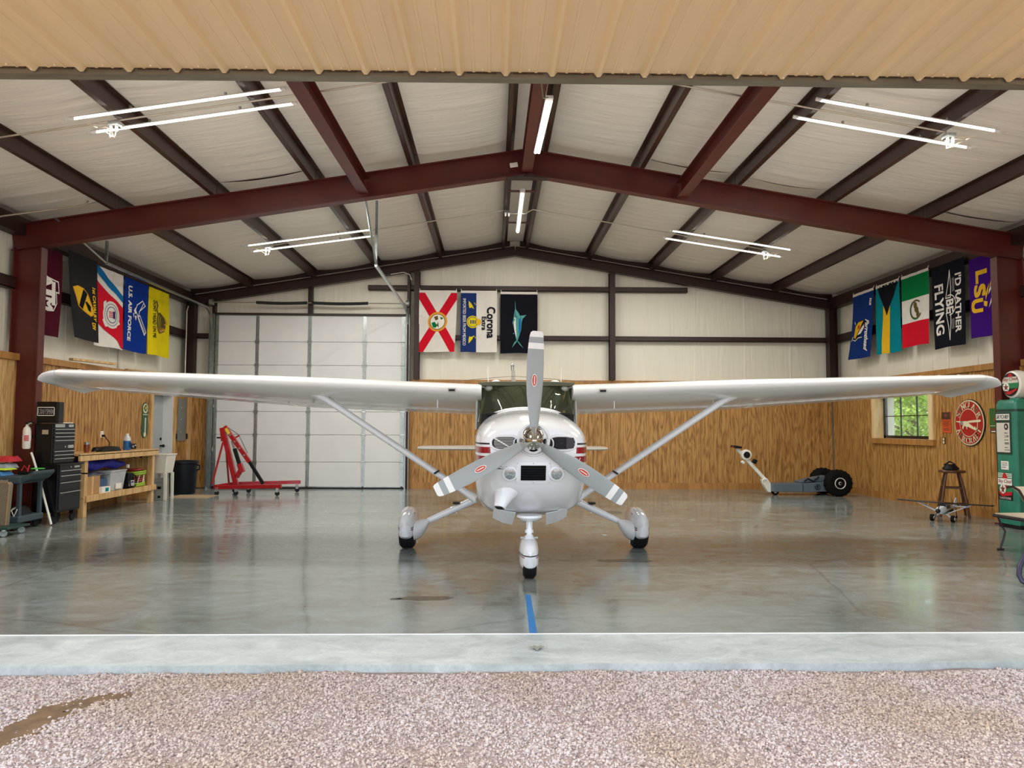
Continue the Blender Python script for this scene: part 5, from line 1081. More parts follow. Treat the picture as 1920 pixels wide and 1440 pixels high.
MB().loft([[V((-7.12 + .2 * a, 13.4 + (b - .5) * w_, z)) for a, b in ((0, 0), (1, 0), (1, 1), (0, 1))] for z, w_ in ((.326, .16), (.42, .2), (.52, .22), (.6, .16))]).build('body', 'black', t_, bevel=.015, smooth=True); MB().box(-6.925, 13.31, .37, -6.905, 13.48, .47).build('face_plate', 'plastic_clear', t_, bevel=.006); MB().box(-6.906, 13.35, .43, -6.902, 13.45, .45).build('display', 'f_corona', t_)
MB().tube(arc((-6.89, 13.4, .455), .115, -.3, pi * 2 - .6, 24, (0, 1, 0), (0, 0, 1)), .011, 6).build('cable', 'black', t_, True)
t_ = T('hose_reel', 'lime green reel wound with red and white hose at the right end of the shelf', 'hose reel', (-7.08, 13.86, .326))
for k, (m, r, z) in enumerate((('hose_green', .155, .345), ('hose_green', .15, .375), ('hose_red', .125, .42), ('hose_red', .13, .46), ('hose_green', .165, .55), ('hose_green', .168, .585), ('hose_red', .12, .63))):
    MB().tube(arc((-7.08, 13.86, z), r, 0, 2 * pi, 28, (1, .06, .08), (0, 1, .05)), .02, 6, False).build('coil', m, t_, True)
for a in (-.9, -.2, .5): MB().tube([(-7.08 + .15 * cos(a), 13.86 + .15 * sin(a), .36), (-7.08 + .16 * cos(a + .3), 13.86 + .16 * sin(a + .3), .56)], .009, 5).build('tie', 'hose_white', t_)
t_ = T('sleeping_bag', 'bright blue rolled sleeping bag lying across the top of the things on the shelf', 'sleeping bag', (-7.15, 12.6, .69))
mb = MB(); n_ = 40; mb.loft([mb.ring((-7.12, 11.98 + 1.5 * i / n_, .795 + .02 * sin(i * .35) - .10 * max(0, i / n_ - .72) ** 1 * 2), (0, 1, -.02), (.11 + .012 * noise.noise(V((i * .5, 0, 0)))) * (1 - .55 * max(0, i / n_ - .75) / .25), 18, None, (.085 + .01 * noise.noise(V((i * .4, 5, 0)))) * (1 - .5 * max(0, i / n_ - .75) / .25)) for i in range(n_ + 1)]); mb.build('roll', 'bag_blue', t_, True); MB().cb((-7.0, 13.42, .72), (.03, .05, .06)).build('tag', 'print_white', t_)
one(MB().loft([[V((-7.35 + .16 * a, y, .87 + .05 * b)) for a, b in ((0, 0), (1, 0), (.9, 1), (.1, 1))] for y in (12.5, 12.75, 13.05)]), 'pad', 'black', 'black foam pad tucked between the sleeping bag and the bench top', 'pad', (-7.3, 12.7, .87), bevel=.01)
t_ = T('cup', 'copper coloured steel tumbler on the left of the workbench top', 'cup', (-7.08, 12.2, 1.0)); MB().lathe((-7.08, 12.2, 1.001), (0, 0, 1), [(.036, 0), (.038, .01), (.047, .13)], 20).build('body', 'copper', t_, True); MB().lathe((-7.08, 12.2, 1.001), (0, 0, 1), [(.047, .13), (.052, .17), (.049, .17), (.046, .135)], 20).build('rim', 'chrome_soft', t_, True)
one(MB().tube(sum([arc((-7.08, 12.48, 1.03 + .014 * i), .07 - .008 * i, i, i + 2 * pi, 18, (.7, 0, .1), (0, 1.2, .1)) for i in range(4)], []), .012, 6), 'cable', 'black', 'black cable coiled beside the tumbler on the workbench', 'cable', (-7.08, 12.48, 1.0), smooth=True)
t_ = T('charger_pouch', 'long black pouch plugged into the outlet, on the middle of the workbench', 'pouch', (-7.1, 12.95, 1.0)); MB().loft([[V((-7.1 + a * w_ * .5, y, 1.002 + b * h_)) for a, b in ((-1, 0), (1, 0), (.7, 1), (-.7, 1))] for y, w_, h_ in ((12.62, .12, .025), (12.75, .2, .075), (12.95, .22, .085), (13.15, .2, .07), (13.26, .12, .03))]).build('pouch', 'black', t_, True, bevel=.01); MB().tube([(-7.15, 13.05, 1.08), (-7.3, 13.35, 1.14), (-7.46, 13.55, 1.2), (-7.5, 13.55, 1.26)], .009, 6).build('cable', 'black', t_, True)
t_ = T('wall_outlet', 'white wall outlet with a black plug above the workbench', 'outlet', (-7.545, 13.55, 1.28)); MB().box(-7.55, 13.5, 1.22, -7.54, 13.6, 1.34).build('cover_plate', 'print_white', t_, bevel=.003); MB().box(-7.54, 13.53, 1.235, -7.5, 13.57, 1.275).build('plug', 'black', t_)
t_ = T('washer_fluid_bottle', 'clear jug of blue fluid on the right part of the workbench', 'bottle', (-7.12, 13.6, 1.0)); MB().lathe((-7.12, 13.6, 1.001), (0, 0, 1), [(.055, 0), (.062, .01), (.062, .165)], 20).build('fluid', 'blue_fluid', t_, True); MB().lathe((-7.12, 13.6, 1.001), (0, 0, 1), [(.062, .165), (.061, .2), (.045, .245), (.024, .265), (.022, .275)], 20).build('neck', 'bottle_clear', t_, True); MB().lathe((-7.12, 13.6, 1.001), (0, 0, 1), [(.027, .27), (.027, .295)], 16).build('cap', 'print_white', t_, True); MB().box(-7.057, 13.57, 1.04, -7.054, 13.63, 1.14).build('label', 'f_corona', t_)
t_ = T('charger_box', 'small black charger box against the wall at the right end of the workbench', 'box', (-7.3, 14.1, 1.0)); MB().box(-7.36, 14.0, 1.001, -7.24, 14.22, 1.1).build('body', 'black', t_, bevel=.006); MB().box(-7.239, 14.05, 1.03, -7.236, 14.12, 1.07).build('dial', 'chrome_soft', t_); MB().box(-7.239, 14.15, 1.06, -7.236, 14.19, 1.08).build('dial', 'print_white', t_)
# thermometer sign: facing away from the wall, rounded ends
t_ = T('thermometer_sign', 'long green and yellow thermometer sign with rounded ends on the left wall', 'sign', (-7.54, 15.17, 1.2))
def pill(w_, z0, z1, n=10): return [(w_ * cos(a), z1 - w_ + w_ * sin(a)) for a in [pi * i / n for i in range(n + 1)]] + [(w_ * cos(a), z0 + w_ + w_ * sin(a)) for a in [pi + pi * i / n for i in range(n + 1)]]
def onwall(poly, x, s, y, th=.004): return MB().prism(poly, lambda a, z, k: (x + s * th * k, y + a, z))
onwall(pill(.125, 1.19, 1.91), -7.55, 1, 15.17, .012).build('plate', 'sign_green', t_); onwall(pill(.105, 1.69, 1.885), -7.538, 1, 15.17).build('top_field', 'sign_cream', t_); onwall(disc(20, .06, .07, 0, 1.795), -7.534, 1, 15.17).build('badge', 'sign_green', t_); onwall([(-.03, 1.77), (.035, 1.77), (.02, 1.80), (.045, 1.83), (0, 1.81), (-.035, 1.835), (-.02, 1.80)], -7.53, 1, 15.17).build('leaping_animal', 'sign_yellow', t_)
onwall([(-.1, 1.655), (.1, 1.655), (.1, 1.67), (-.1, 1.67)], -7.538, 1, 15.17).build('band', 'sign_cream', t_); onwall([(-.012, 1.27), (.012, 1.27), (.012, 1.6), (-.012, 1.6)], -7.538, 1, 15.17, .01).build('thermometer_tube', 'print_white', t_); onwall(disc(16, .05, .05, 0, 1.26), -7.538, 1, 15.17).build('badge', 'sign_cream', t_)
mb = MB()
for i in range(14): mb.prism([(.02, 1.3 + .022 * i), (.06, 1.3 + .022 * i), (.06, 1.304 + .022 * i), (.02, 1.304 + .022 * i)], lambda a, z, k: (-7.538 + .003 * k, 15.17 + a, z))
o = mb.build('scale_marks', 'sign_cream', t_); o['kind'] = 'stuff'
# boards lying on the cap of the left lining
one(MB().cb((-7.42, 12.95, 2.545), (.09, .95, .04), Matrix.Rotation(R(-16), 3, 'Z')), 'board', 'lumber', 'loose wooden board lying aslant on the cap of the left lining, nearest the column', 'board', (-7.42, 12.95, 2.52), bevel=.003)
one(MB().cb((-7.45, 14.75, 2.52), (.08, .85, .02), Matrix.Rotation(R(-12), 3, 'Z')), 'board', 'lumber', 'loose thin board lying on the cap of the left lining below the yellow flag', 'board', (-7.45, 14.75, 2.51), bevel=.003)
# laundry tub, box under it, mat, trash can, breaker panel
t_ = T('laundry_tub', 'white plastic laundry tub on splayed legs past the end of the workbench', 'sink', (-6.93, 14.62, 0))
def frus(mb, rows): return mb.loft([[V((x0, y0, z)), V((x1, y0, z)), V((x1, y1, z)), V((x0, y1, z))] for z, x0, x1, y0, y1 in rows])
frus(MB(), ((.52, -7.05, -6.79, 14.46, 14.8), (.88, -7.07, -6.75, 14.42, 14.85))).build('basin', 'utility_white', t_, bevel=.015); MB().box(-7.08, 14.41, .87, -6.74, 14.86, .895).build('rim', 'utility_white', t_, bevel=.006)
for x, x2 in ((-7.04, -7.06), (-6.8, -6.79)):
    for y in (14.48, 14.79): MB().loft([[V((x + a, y + b, .53)) for a, b in ((-.03, -.02), (.03, -.02), (.03, .02), (-.03, .02))], [V((x2 + a, y + b, 0)) for a, b in ((-.025, -.018), (.025, -.018), (.025, .018), (-.025, .018))]]).build('leg', 'utility_white', t_, bevel=.006)
t_ = T('box', 'grey printed box standing between the legs of the laundry tub', 'box', (-6.93, 14.62, 0)); MB().box(-7.0, 14.52, .0, -6.85, 14.76, .42).build('carton', 'box_grey', t_, bevel=.003); MB().box(-6.96, 14.515, .22, -6.89, 14.52, .27).build('print', 'stripe_black', t_); MB().box(-6.95, 14.515, .05, -6.9, 14.52, .09).build('print', 'stripe_black', t_); MB().box(-6.99, 14.515, .33, -6.86, 14.52, .36).build('print', 'panel_grey', t_)
one(MB().box(-6.98, 15.0, .0, -6.2, 15.62, .012), 'floor_mat', 'mat_tan', 'tan mat on the floor in front of the black trash can', 'mat', (-6.6, 15.3, 0))
t_ = T('trash_can', 'black round plastic trash can near the grey walk door', 'trash can', (-7.08, 15.98, 0))
MB().lathe((-7.08, 15.98, 0), (0, 0, 1), [(.24, 0), (.25, .02), (.295, .66)], 32).build('can', 'trash_black', t_, True); MB().lathe((-7.08, 15.98, 0), (0, 0, 1), [(.3, .64), (.315, .65), (.315, .69), (.3, .7), (.27, .69), (.26, .4)], 32).build('rim', 'trash_black', t_, True)
for s in (-1, 1): MB().tube([(-7.08 + s * .3, 15.92, .62), (-7.08 + s * .37, 15.92, .6), (-7.08 + s * .37, 15.92, .52), (-7.08 + s * .3, 15.92, .5)], .018, 6).build('handle', 'trash_black', t_)
t_ = T('breaker_panel', 'grey electrical breaker panel set in the wood lining beside the walk door', 'breaker panel', (-7.54, 16.93, 1.1)); MB().box(-7.55, 16.73, 1.1, -7.525, 17.15, 2.05).build('cover', 'panel_grey', t_, bevel=.003)
for z in (1.3, 1.58, 1.85): MB().cyl((-7.525, 16.86, z), (-7.518, 16.86, z), .012).build('cover_screw', 'print_white', t_)
for lab, y in (('black light switch at the far side of the breaker panel', 17.22), ('small black light switch on the door side of the breaker panel', 16.65)): one(MB().box(-7.55, y - .035, 1.14, -7.525, y + .035, 1.26), 'light_switch', 'black', lab, 'switch', (-7.54, y, 1.2), bevel=.003)
# engine hoist
t_ = T('engine_hoist', 'red folding engine hoist on casters in front of the white overhead door', 'engine hoist', (-5.6, 15.9, 0))
def bar(p, q, w_, h_, nm='bar', m='hoist_red', par=None):
    p, q = V(p), V(q); d = (q - p).normalized(); up = V((0, 1, 0)); x = d.cross(up).normalized(); y = x.cross(d)
    return MB().loft([[c + x * (a * w_ / 2) + y * (b * h_ / 2) for a, b in ((-1, -1), (1, -1), (1, 1), (-1, 1))] for c in (p, q)]).build(nm, m, par or t_, bevel=.004)
bar((-6.28, 15.62, .165), (-4.86, 15.5, .2), .075, .06, 'leg'); bar((-6.05, 16.15, .2), (-4.7, 16.4, .22), .075, .06, 'leg'); bar((-6.25, 15.58, .175), (-6.05, 16.25, .195), .09, .08, 'cross_member')
m_ = bar((-5.93, 15.9, .2), (-6.2, 15.9, 1.24), .10, .08, 'mast'); bar((-6.2, 15.9, 1.12), (-6.24, 15.9, 1.4), .11, .1, 'mast_head')
bm_ = bar((-6.2, 15.9, 1.43), (-5.66, 15.9, .68), .085, .075, 'boom'); bar((-5.68, 15.9, .71), (-5.36, 15.9, .22), .065, .055, 'boom_extension', 'black', bm_)
bar((-6.17, 15.86, 1.385), (-6.09, 15.855, 1.27), .062, .012, 'warning_label', 'sign_yellow', bm_)
for k in range(4):
    f_ = .24 + .19 * k; MB().cyl((-6.2 + .54 * f_, 15.855, 1.43 - .75 * f_), (-6.2 + .54 * f_, 15.862, 1.43 - .75 * f_), .022).build('pin_plate', 'chrome_soft', bm_)
bar((-6.04, 15.95, 1.16), (-5.9, 15.95, 1.24), .03, .03, 'hook_bracket'); MB().tube([(-6.15, 15.95, 1.41), (-5.92, 15.95, 1.25), (-5.72, 15.95, .86)], .006, 5).build('strap', 'black', t_)
for y in (15.83, 15.97): bar((-6.2, y, 1.1), (-6.36 if y < 15.9 else -6.14, y - (.12 if y < 15.9 else -.1), .22), .035, .035, 'back_brace')
rm = bar((-6.04, 15.9, 1.12), (-5.98, 15.9, .95), .045, .045, 'ram_rod', 'chrome_soft'); bar((-5.98, 15.9, .96), (-5.86, 15.9, .6), .07, .07, 'ram_cylinder', 'black'); bar((-5.87, 15.9, .64), (-5.8, 15.9, .46), .1, .1, 'ram_base'); bar((-5.83, 15.9, .52), (-5.92, 15.9, .36), .09, .08, 'ram_bracket')
MB().cyl((-6.24, 15.9, 1.19), (-6.36, 15.9, 1.19), .016).build('pump_handle', 'black', t_)
for x, y in ((-6.22, 15.6), (-6.06, 16.2), (-5.82, 15.58), (-5.76, 16.2), (-4.95, 15.51), (-4.77, 16.38)):
    w_ = tyre((x, y, .05), .05, .03, 'caster', 'black', t_, 0, (.3, -1, 0)); MB().box(x - .025, y - .025, .075, x + .025, y + .025, .175).build('caster_fork', 'chrome_soft', w_)
# ---------------------------------------------------------------- right side
def arctext(s, cy, cz, rad, a0, a1, h, x, flip=False, w_=None):
    """letters set round a circle on the right wall (seen looking towards +x: the picture's left is +y)"""
    mb = MB(); n = len(s)
    for i, ch in enumerate(s):
        a = a0 + (a1 - a0) * (i + .5) / n; er = V((0, -cos(a), sin(a))); et = V((0, -sin(a), -cos(a))) if not flip else V((0, sin(a), cos(a)))
        up = er if not flip else -er; ww = (w_ or h * .72) * (.4 if ch == 'I' else 1)
        p = V((x, cy, cz)) + er * (rad if not flip else rad + h) - et * (ww / 2); text(mb, ch, p, et * ww, up * h, bold=.16)
    return mb
SY, SZ, SX = 12.29, 1.546, 7.52
t_ = T('round_sign', 'round red and white sign with a pale airplane, on the right wall', 'sign', (SX, SY, SZ))
def rdisc(r, x, th=.006): return MB().prism(disc(48, r, r, 0, 0), lambda a, z, k: (x - th * k, SY + a, SZ + z))
rdisc(.395, 7.545, .015).build('plate', 'stripe_black', t_); rdisc(.382, 7.53).build('edge_ring', 'sign_cream', t_); rdisc(.362, 7.524).build('field', 'sign_red', t_); rdisc(.237, 7.518, .003).build('inner_ring', 'sign_cream', t_); rdisc(.225, 7.515, .003).build('centre', 'sign_red', t_)
arctext('SINCLAIR', SY, SZ, .25, pi - .3, .3, .1, 7.514).build('lettering', 'sign_cream', t_); arctext('AIRCRAFT', SY, SZ, .25, pi + .33, 2 * pi - .33, .1, 7.514, True).build('lettering', 'sign_cream', t_)
def spoly(pts, x, m, nm): return MB().prism(pts, lambda a, z, k: (x - .003 * k, SY - a, SZ + z)).build(nm, m, t_)
spoly([(-.33, .03), (-.05, .02), (.05, .035), (.31, .05), (.33, .03), (.31, .01), (.06, .0), (-.1, -.01), (-.3, .01)], 7.511, 'sign_cream', 'airplane_wing'); spoly([(-.16, .02), (-.05, .03), (.02, -.01), (.22, -.11), (.19, -.13), (.0, -.07), (-.1, -.06), (-.17, -.03)], 7.508, 'sign_cream', 'airplane_body'); spoly([(.17, -.06), (.19, -.07), (.2, -.1), (.25, -.09), (.24, -.11), (.17, -.12)], 7.507, 'sign_cream', 'airplane_tail')
spoly([(-.2, .02), (-.14, .03), (-.12, -.03), (-.19, -.04)], 7.505, 'f_grey', 'airplane_engine'); spoly([(-.14, -.05), (-.1, -.06), (-.12, -.11), (-.15, -.1)], 7.505, 'sign_cream', 'airplane_wheel'); spoly([(-.04, -.06), (-.02, -.06), (-.02, -.11), (-.04, -.1)], 7.505, 'sign_cream', 'airplane_wheel')
t_ = T('poster', 'orange and dark brown poster beside the window on the right wall', 'poster', (7.54, 12.94, 1.37)); MB().box(7.538, 12.81, 1.37, 7.55, 13.07, 1.74).build('sheet', 'poster_orange', t_); MB().box(7.535, 12.82, 1.61, 7.538, 13.06, 1.735).build('heading', 'poster_brown', t_); MB().prism([(0, .5), (.3, .9), (.6, .9), (1, .5), (.5, .2)], lambda a, b, k: (7.535 - .003 * k, 13.0 - .12 * a, 1.63 + .08 * b)).build('motif', 'print_maroon', t_)
for z, w_ in ((1.57, .2), (1.545, .16), (1.52, .18), (1.495, .14), (1.44, .17), (1.415, .15)): MB().box(7.535, 12.94 - w_ / 2, z, 7.538, 12.94 + w_ / 2, z + .008).build('print_line', 'poster_brown', t_)
t_ = T('poster', 'green poster with a red shape, half hidden behind the green pump', 'poster', (7.54, 11.65, 1.38)); MB().box(7.538, 11.4, 1.38, 7.55, 11.79, 1.775).build('sheet', 'poster_green', t_); MB().prism(disc(20), lambda a, b, k: (7.536 - .002 * k, 11.68 - .15 * a, 1.54 + .11 * b)).build('red_shape', 'print_red', t_); MB().box(7.535, 11.42, 1.385, 7.538, 11.77, 1.46).build('lower_band', 'print_maroon', t_); MB().box(7.535, 11.42, 1.49, 7.538, 11.77, 1.497).build('rule', 'sign_cream', t_); MB().box(7.534, 11.6, 1.395, 7.538, 11.75, 1.41).build('print_line', 'print_white', t_)
t_ = T('wall_outlet', 'brass and cream wall outlet below the orange poster', 'outlet', (7.545, 13.03, 1.2)); MB().box(7.54, 12.985, 1.17, 7.55, 13.075, 1.29).build('cover_plate', 'stool_wood', t_, bevel=.003); [MB().cyl((7.535, 13.03, z), (7.541, 13.03, z), .024, n=14).build('socket', 'sign_cream', t_) for z in (1.2, 1.255)]
# window valance strip in front of the top of the window
# stool
t_ = T('stool', 'dark brown wooden stool with four splayed legs against the right wall', 'stool', (7.12, 12.15, 0))
MB().lathe((7.12, 12.15, 0), (0, 0, 1), [(.17, .715), (.195, .722), (.2, .74), (.19, .757), (.1, .76)], 32).build('seat', 'stool_wood', t_, True)
for i in range(4):
    a = .35 + pi / 2 * i; b = a + pi / 2; f_ = lambda a_, r, z: (7.12 + r * cos(a_), 12.15 + r * sin(a_), z)
    MB().tube([f_(a, .29, 0), f_(a, .245, .25), f_(a, .19, .5), f_(a, .13, .72)], [.019, .024, .022, .018], 10).build('leg', 'stool_wood', t_, True)
    for z, r in ((.2, .253), (.47, .2)): MB().cyl(f_(a, r, z + (.03 if i % 2 else 0)), f_(b, r, z + (.03 if i % 2 else 0)), .012, n=8).build('rung', 'stool_wood', t_, True)
one(MB().tube(sum([arc((7.1, 12.15, .785 + .012 * i), .12 - .012 * i, i * .9, i * .9 + 2 * pi, 22, (1, .1, .04), (0, 1, .06)) for i in range(5)], []) + [(7.14, 12.1, .86), (7.09, 12.15, .9), (7.02, 12.2, .84)], .014, 6), 'cable', 'black', 'black cable heaped on the seat of the wooden stool', 'cable', (7.1, 12.15, .765), smooth=True)
# model airplane
t_ = thing('model_airplane', 'small model airplane with black wing and white struts on the floor by the stool', 'model airplane', (6.6, 11.52, 0), atan2(-.67, -.74) + pi / 2)
# local frame: nose towards -y, wing along x
mb = MB(); hx = lambda y, w_, z0, z1: [V((x * w_, y, z)) for x, z in ((-.8, z0), (.8, z0), (1, z0 + .03), (1, z1 - .03), (.7, z1), (-.7, z1), (-1, z1 - .03), (-1, z0 + .03))]
mb.loft([hx(-.34, .03, .15, .215), hx(-.32, .045, .135, .225), hx(-.2, .055, .12, .235), hx(-.05, .055, .115, .27), hx(.1, .05, .125, .27), hx(.3, .035, .15, .22), hx(.55, .012, .17, .215)]); mb.build('fuselage', 'rc_white', t_, True)
MB().box(-.045, -.16, .215, .045, -.13, .262).box(-.057, -.12, .2, -.05, .06, .25).box(.05, -.12, .2, .057, .06, .25).build('canopy_windows', 'rc_black', t_)
mb = MB(); mb.loft([[V((.057, -.3 + .5 * u, .14 - .02 * u)) for u in (0, .5, 1)] + [V((.0575, .2, .19)), V((.0575, -.05, .17))]] * 2, cap=True); mb.build('side_flash', 'rc_black', t_)
wgm = MB().loft([[V((x, -.14 + .2 * a, .275 + .022 * b + .012 * abs(x))) for a, b in ((0, .3), (.2, 1), (.6, .8), (1, .1), (.6, 0), (.2, -.05))] for x in (-.66, -.6, 0, .6, .66)]).build('wing', 'rc_black', t_, True)
for s in (-1, 1):
    for dy, e in ((-.08, .38), (.02, .36)): MB().cyl((s * .05, dy * .4 - .03, .125), (s * e, dy, .275), .007, n=6).build('strut', 'rc_white', t_)
    MB().cyl((s * .24, -.05, .205), (s * .22, -.05, .278), .005, n=6).build('jury_strut', 'rc_white', t_)
    MB().tube([(s * .045, -.14, .13), (s * .13, -.14, .06)], .006, 6).tube([(s * .045, -.05, .125), (s * .13, -.14, .06)], .005, 6).build('gear_leg', 'rc_white', t_)
    w_ = tyre((s * .145, -.14, .055), .055, .05, 'wheel', 'tyre', t_, 0); MB().lathe((s * .145, -.14, .055), (1, 0, 0), [(.022, -.027), (.022, .027)], 14).build('hub', 'print_white', w_)
    MB().loft([[V((s * x, y0, .195)), V((s * x, y1, .195)), V((s * x, y1, .201)), V((s * x, y0, .201))] for x, y0, y1 in ((0, .4, .56), (.2, .46, .55))]).build('tailplane', 'rc_white', t_)
MB().loft([[V((-.004, y0, z)), V((.004, y0, z)), V((.004, y1, z)), V((-.004, y1, z))] for z, y0, y1 in ((.2, .4, .58), (.27, .47, .6), (.33, .53, .6))]).build('tail_fin', 'rc_white', t_)
MB().lathe((0, -.335, .182), (0, -1, 0), [(.035, 0), (.035, .02), (.02, .045), (.004, .055)], 16).build('spinner', 'rc_black', t_, True); MB().cb((0, -.365, .182), (.012, .006, .26), Matrix.Rotation(R(20), 3, 'Y')).build('propeller', 'rc_black', t_); MB().cyl((0, .56, .02), (0, .54, .17), .006, n=6).cyl((-.008, .56, .018), (.008, .56, .018), .018, n=12).build('tail_wheel', 'tyre', t_)
# aircraft tug
t_ = T('aircraft_tug', 'grey electric aircraft tug with big black tires and white handle by the back right corner', 'tug', (6.3, 16.0, 0))
for y, yo in ((15.62, -1), (16.35, 1)):
    w_ = MB().lathe((6.83, y, .28), (0, 1, 0), [(.11, -.10), (.2, -.115), (.25, -.1), (.278, -.07), (.28, 0), (.278, .07), (.25, .1), (.2, .115), (.11, .10)], 40).build('tire', 'tyre', t_, True)
    mb = MB()
    for i in range(36):
        a = 2 * pi * i / 36; mb.cb((6.83 + .277 * cos(a), y + (.04 if i % 2 else -.04), .28 + .277 * sin(a)), (.022, .07, .024), Matrix.Rotation(-a, 3, 'Y'))
    o = mb.build('tread', 'tyre', w_); o['kind'] = 'stuff'
    rim = MB().lathe((6.83, y, .28), (0, yo, 0), [(.118, -.1), (.118, .118), (.108, .122), (.1, .09), (.04, .085), (.034, .1), (.03, .11), (.001, .11)], 32).build('rim', 'tug_white', w_, True)
    MB().cyl((6.83, y + yo * .1, .28), (6.83, y + yo * .125, .28), .022).build('hub_cap', 'black', rim)
    for i in range(5): a = 2 * pi * i / 5; MB().cyl((6.83 + .07 * cos(a), y + yo * .086, .28 + .07 * sin(a)), (6.83 + .07 * cos(a), y + yo * .1, .28 + .07 * sin(a)), .011, n=8).build('lug_nut', 'stripe_black', rim)
MB().prism([(5.5, .08), (5.5, .245), (6.3, .265), (6.72, .3), (6.72, .09), (6.3, .075)], lambda x, z, k: (x, 15.78 + .42 * k, z)).build('chassis', 'tug_grey', t_, bevel=.01); MB().box(6.14, 15.775, .08, 6.15, 15.78, .25).build('seam', 'stripe_black', t_)
MB().tube(arc((6.46, 15.775, .18), .052, 0, 2 * pi, 24), .009, 6, False).build('round_logo', 'stripe_black', t_); text(MB(), 'R', (6.44, 15.772, .15), (.045, 0, 0), (0, 0, .06), bold=.1).build('logo_letter', 'stripe_black', t_); MB().prism([(6.36, .2), (6.42, .175), (6.42, .205)], lambda x, z, k: (x, 15.775 - .004 * k, z)).build('logo_wing', 'stripe_black', t_)
MB().loft([[V((x, y, z)) for y, z in ((15.86, a), (16.12, a), (16.12, b), (15.86, b))] for x, a, b in ((6.1, .26, .3), (6.35, .28, .36), (6.7, .3, .42))]).build('cradle', 'tug_grey', t_, bevel=.01)
MB().tube([(6.2, 15.84, .3), (6.28, 15.84, .36), (6.4, 15.84, .3), (6.52, 15.84, .4)], .016, 6).cyl((6.45, 15.85, .34), (6.45, 16.12, .34), .02).build('winch_arm', 'black', t_)
ar = MB().loft([[V((x - .02 * a, 15.97 + .03 * b, z - .03 * a)) for a, b in ((-1, -1), (1, -1), (1, 1), (-1, 1))] for x, z in ((5.42, .3), (4.78, 1.0))]).build('handle_arm', 'tug_white', t_, bevel=.004); MB().prism([(5.3, .32), (5.42, .36), (5.5, .24), (5.5, .06), (5.44, .06), (5.36, .18)], lambda x, z, k: (x, 15.9 + .14 * k, z)).build('tow_bracket', 'tug_white', t_, bevel=.008); MB().tube(arc((5.36, 15.88, .28), .06, .6, 4.8, 12), .012, 6).build('bracket_hook', 'tug_white', t_)
MB().cb((4.78, 15.97, 1.03), (.16, .3, .05), Matrix.Rotation(R(8), 3, 'Y')).build('hand_grips', 'black', t_, bevel=.015); MB().cb((4.72, 15.95, 1.03), (.05, .08, .035)).build('throttle', 'sign_red', t_)
MB().lathe((4.98, 15.9, .86), (0, 1, 0), [(.10, 0), (.115, .01), (.115, .09), (.1, .1)], 24).build('battery_pod', 'tug_white', t_, True); MB().lathe((4.985, 15.89, .86), (0, 1, 0), [(.07, 0), (.072, .012)], 20).build('pod_cover', 'black', t_, True); MB().cb((5.16, 15.93, .72), (.09, .1, .09), Matrix.Rotation(R(30), 3, 'Y')).build('knob', 'black', t_, bevel=.015); MB().cb((4.9, 15.93, .7), (.07, .08, .06), Matrix.Rotation(R(40), 3, 'Y')).build('kick_stand', 'tug_white', t_, bevel=.01)
w_ = MB().lathe((5.6, 15.95, .075), (0, 1, 0), [(.05, -.04), (.075, -.035), (.075, .035), (.05, .04)], 20).build('front_wheel', 'tyre', t_, True); MB().lathe((5.6, 15.95, .075), (0, -1, 0), [(.035, 0), (.035, .045), (.02, .05)], 14).build('wheel_hub', 'tug_white', w_, True)
# vintage fuel pump: dial face towards the aeroplane (-x)
PXF = 7.06
t_ = T('fuel_pump', 'vintage green fuel pump with white globe on top at the right edge', 'fuel pump', (7.28, 10.75, 0))
def prect(y0, y1, r, n=6):
    pts = []
    for cx_, cy_, a0 in ((PXF + r, y0 + r, pi), (7.52 - r, y0 + r, 1.5 * pi), (7.52 - r, y1 - r, 0), (PXF + r, y1 - r, .5 * pi)): pts += [(cx_ + r * cos(a0 + pi / 2 * i / n), cy_ + r * sin(a0 + pi / 2 * i / n)) for i in range(n + 1)]
    return pts
pp_ = prect(10.53, 10.97, .05); cxp, cyp = 7.29, 10.75
MB().loft([[V((cxp + (x - cxp) * k, cyp + (y - cyp) * k, z)) for x, y in pp_] for z, k in ((.05, 1), (1.74, 1), (1.80, .985), (1.85, .93), (1.875, .82))]).build('housing', 'pump_green', t_, True); MB().loft([[V((cxp + (x - cxp) * 1.02, cyp + (y - cyp) * 1.02, z)) for x, y in pp_] for z in (0, .055)]).build('plinth', 'black', t_)
MB().loft([[V((cxp + (x - cxp) * 1.015, cyp + (y - cyp) * 1.015, z)) for x, y in pp_] for z in (1.70, 1.735)]).build('crown_band', 'pump_dark', t_, True)
MB().loft([[V((PXF + .008, 10.515, z)), V((PXF + .05, 10.515, z)), V((PXF + .05, 10.54, z)), V((PXF + .008, 10.54, z))] for z in (.06, 1.7)]).build('corner_bead', 'pump_green', t_, bevel=.008)
def pface(y0, y1, z0, z1, th, m, nm, par=None, x=PXF): return MB().box(x - th, y1, z0, x, y0, z1).build(nm, m, par or t_, bevel=.003)
fr_ = pface(10.955, 10.615, 1.07, 1.69, .008, 'pump_dark', 'dial_frame'); q = pface(10.925, 10.64, 1.575, 1.665, .006, 'print_white', 'name_plate', fr_, PXF - .008); text(MB(), 'SKYCHIEF', (PXF - .0155, 10.915, 1.595), (0, -.262, 0), (0, 0, .055), slant=.03, bold=.015).build('name_lettering', 'stripe_black', fr_)
q = pface(10.92, 10.645, 1.10, 1.535, .006, 'dial_white', 'dial_face', fr_, PXF - .008)
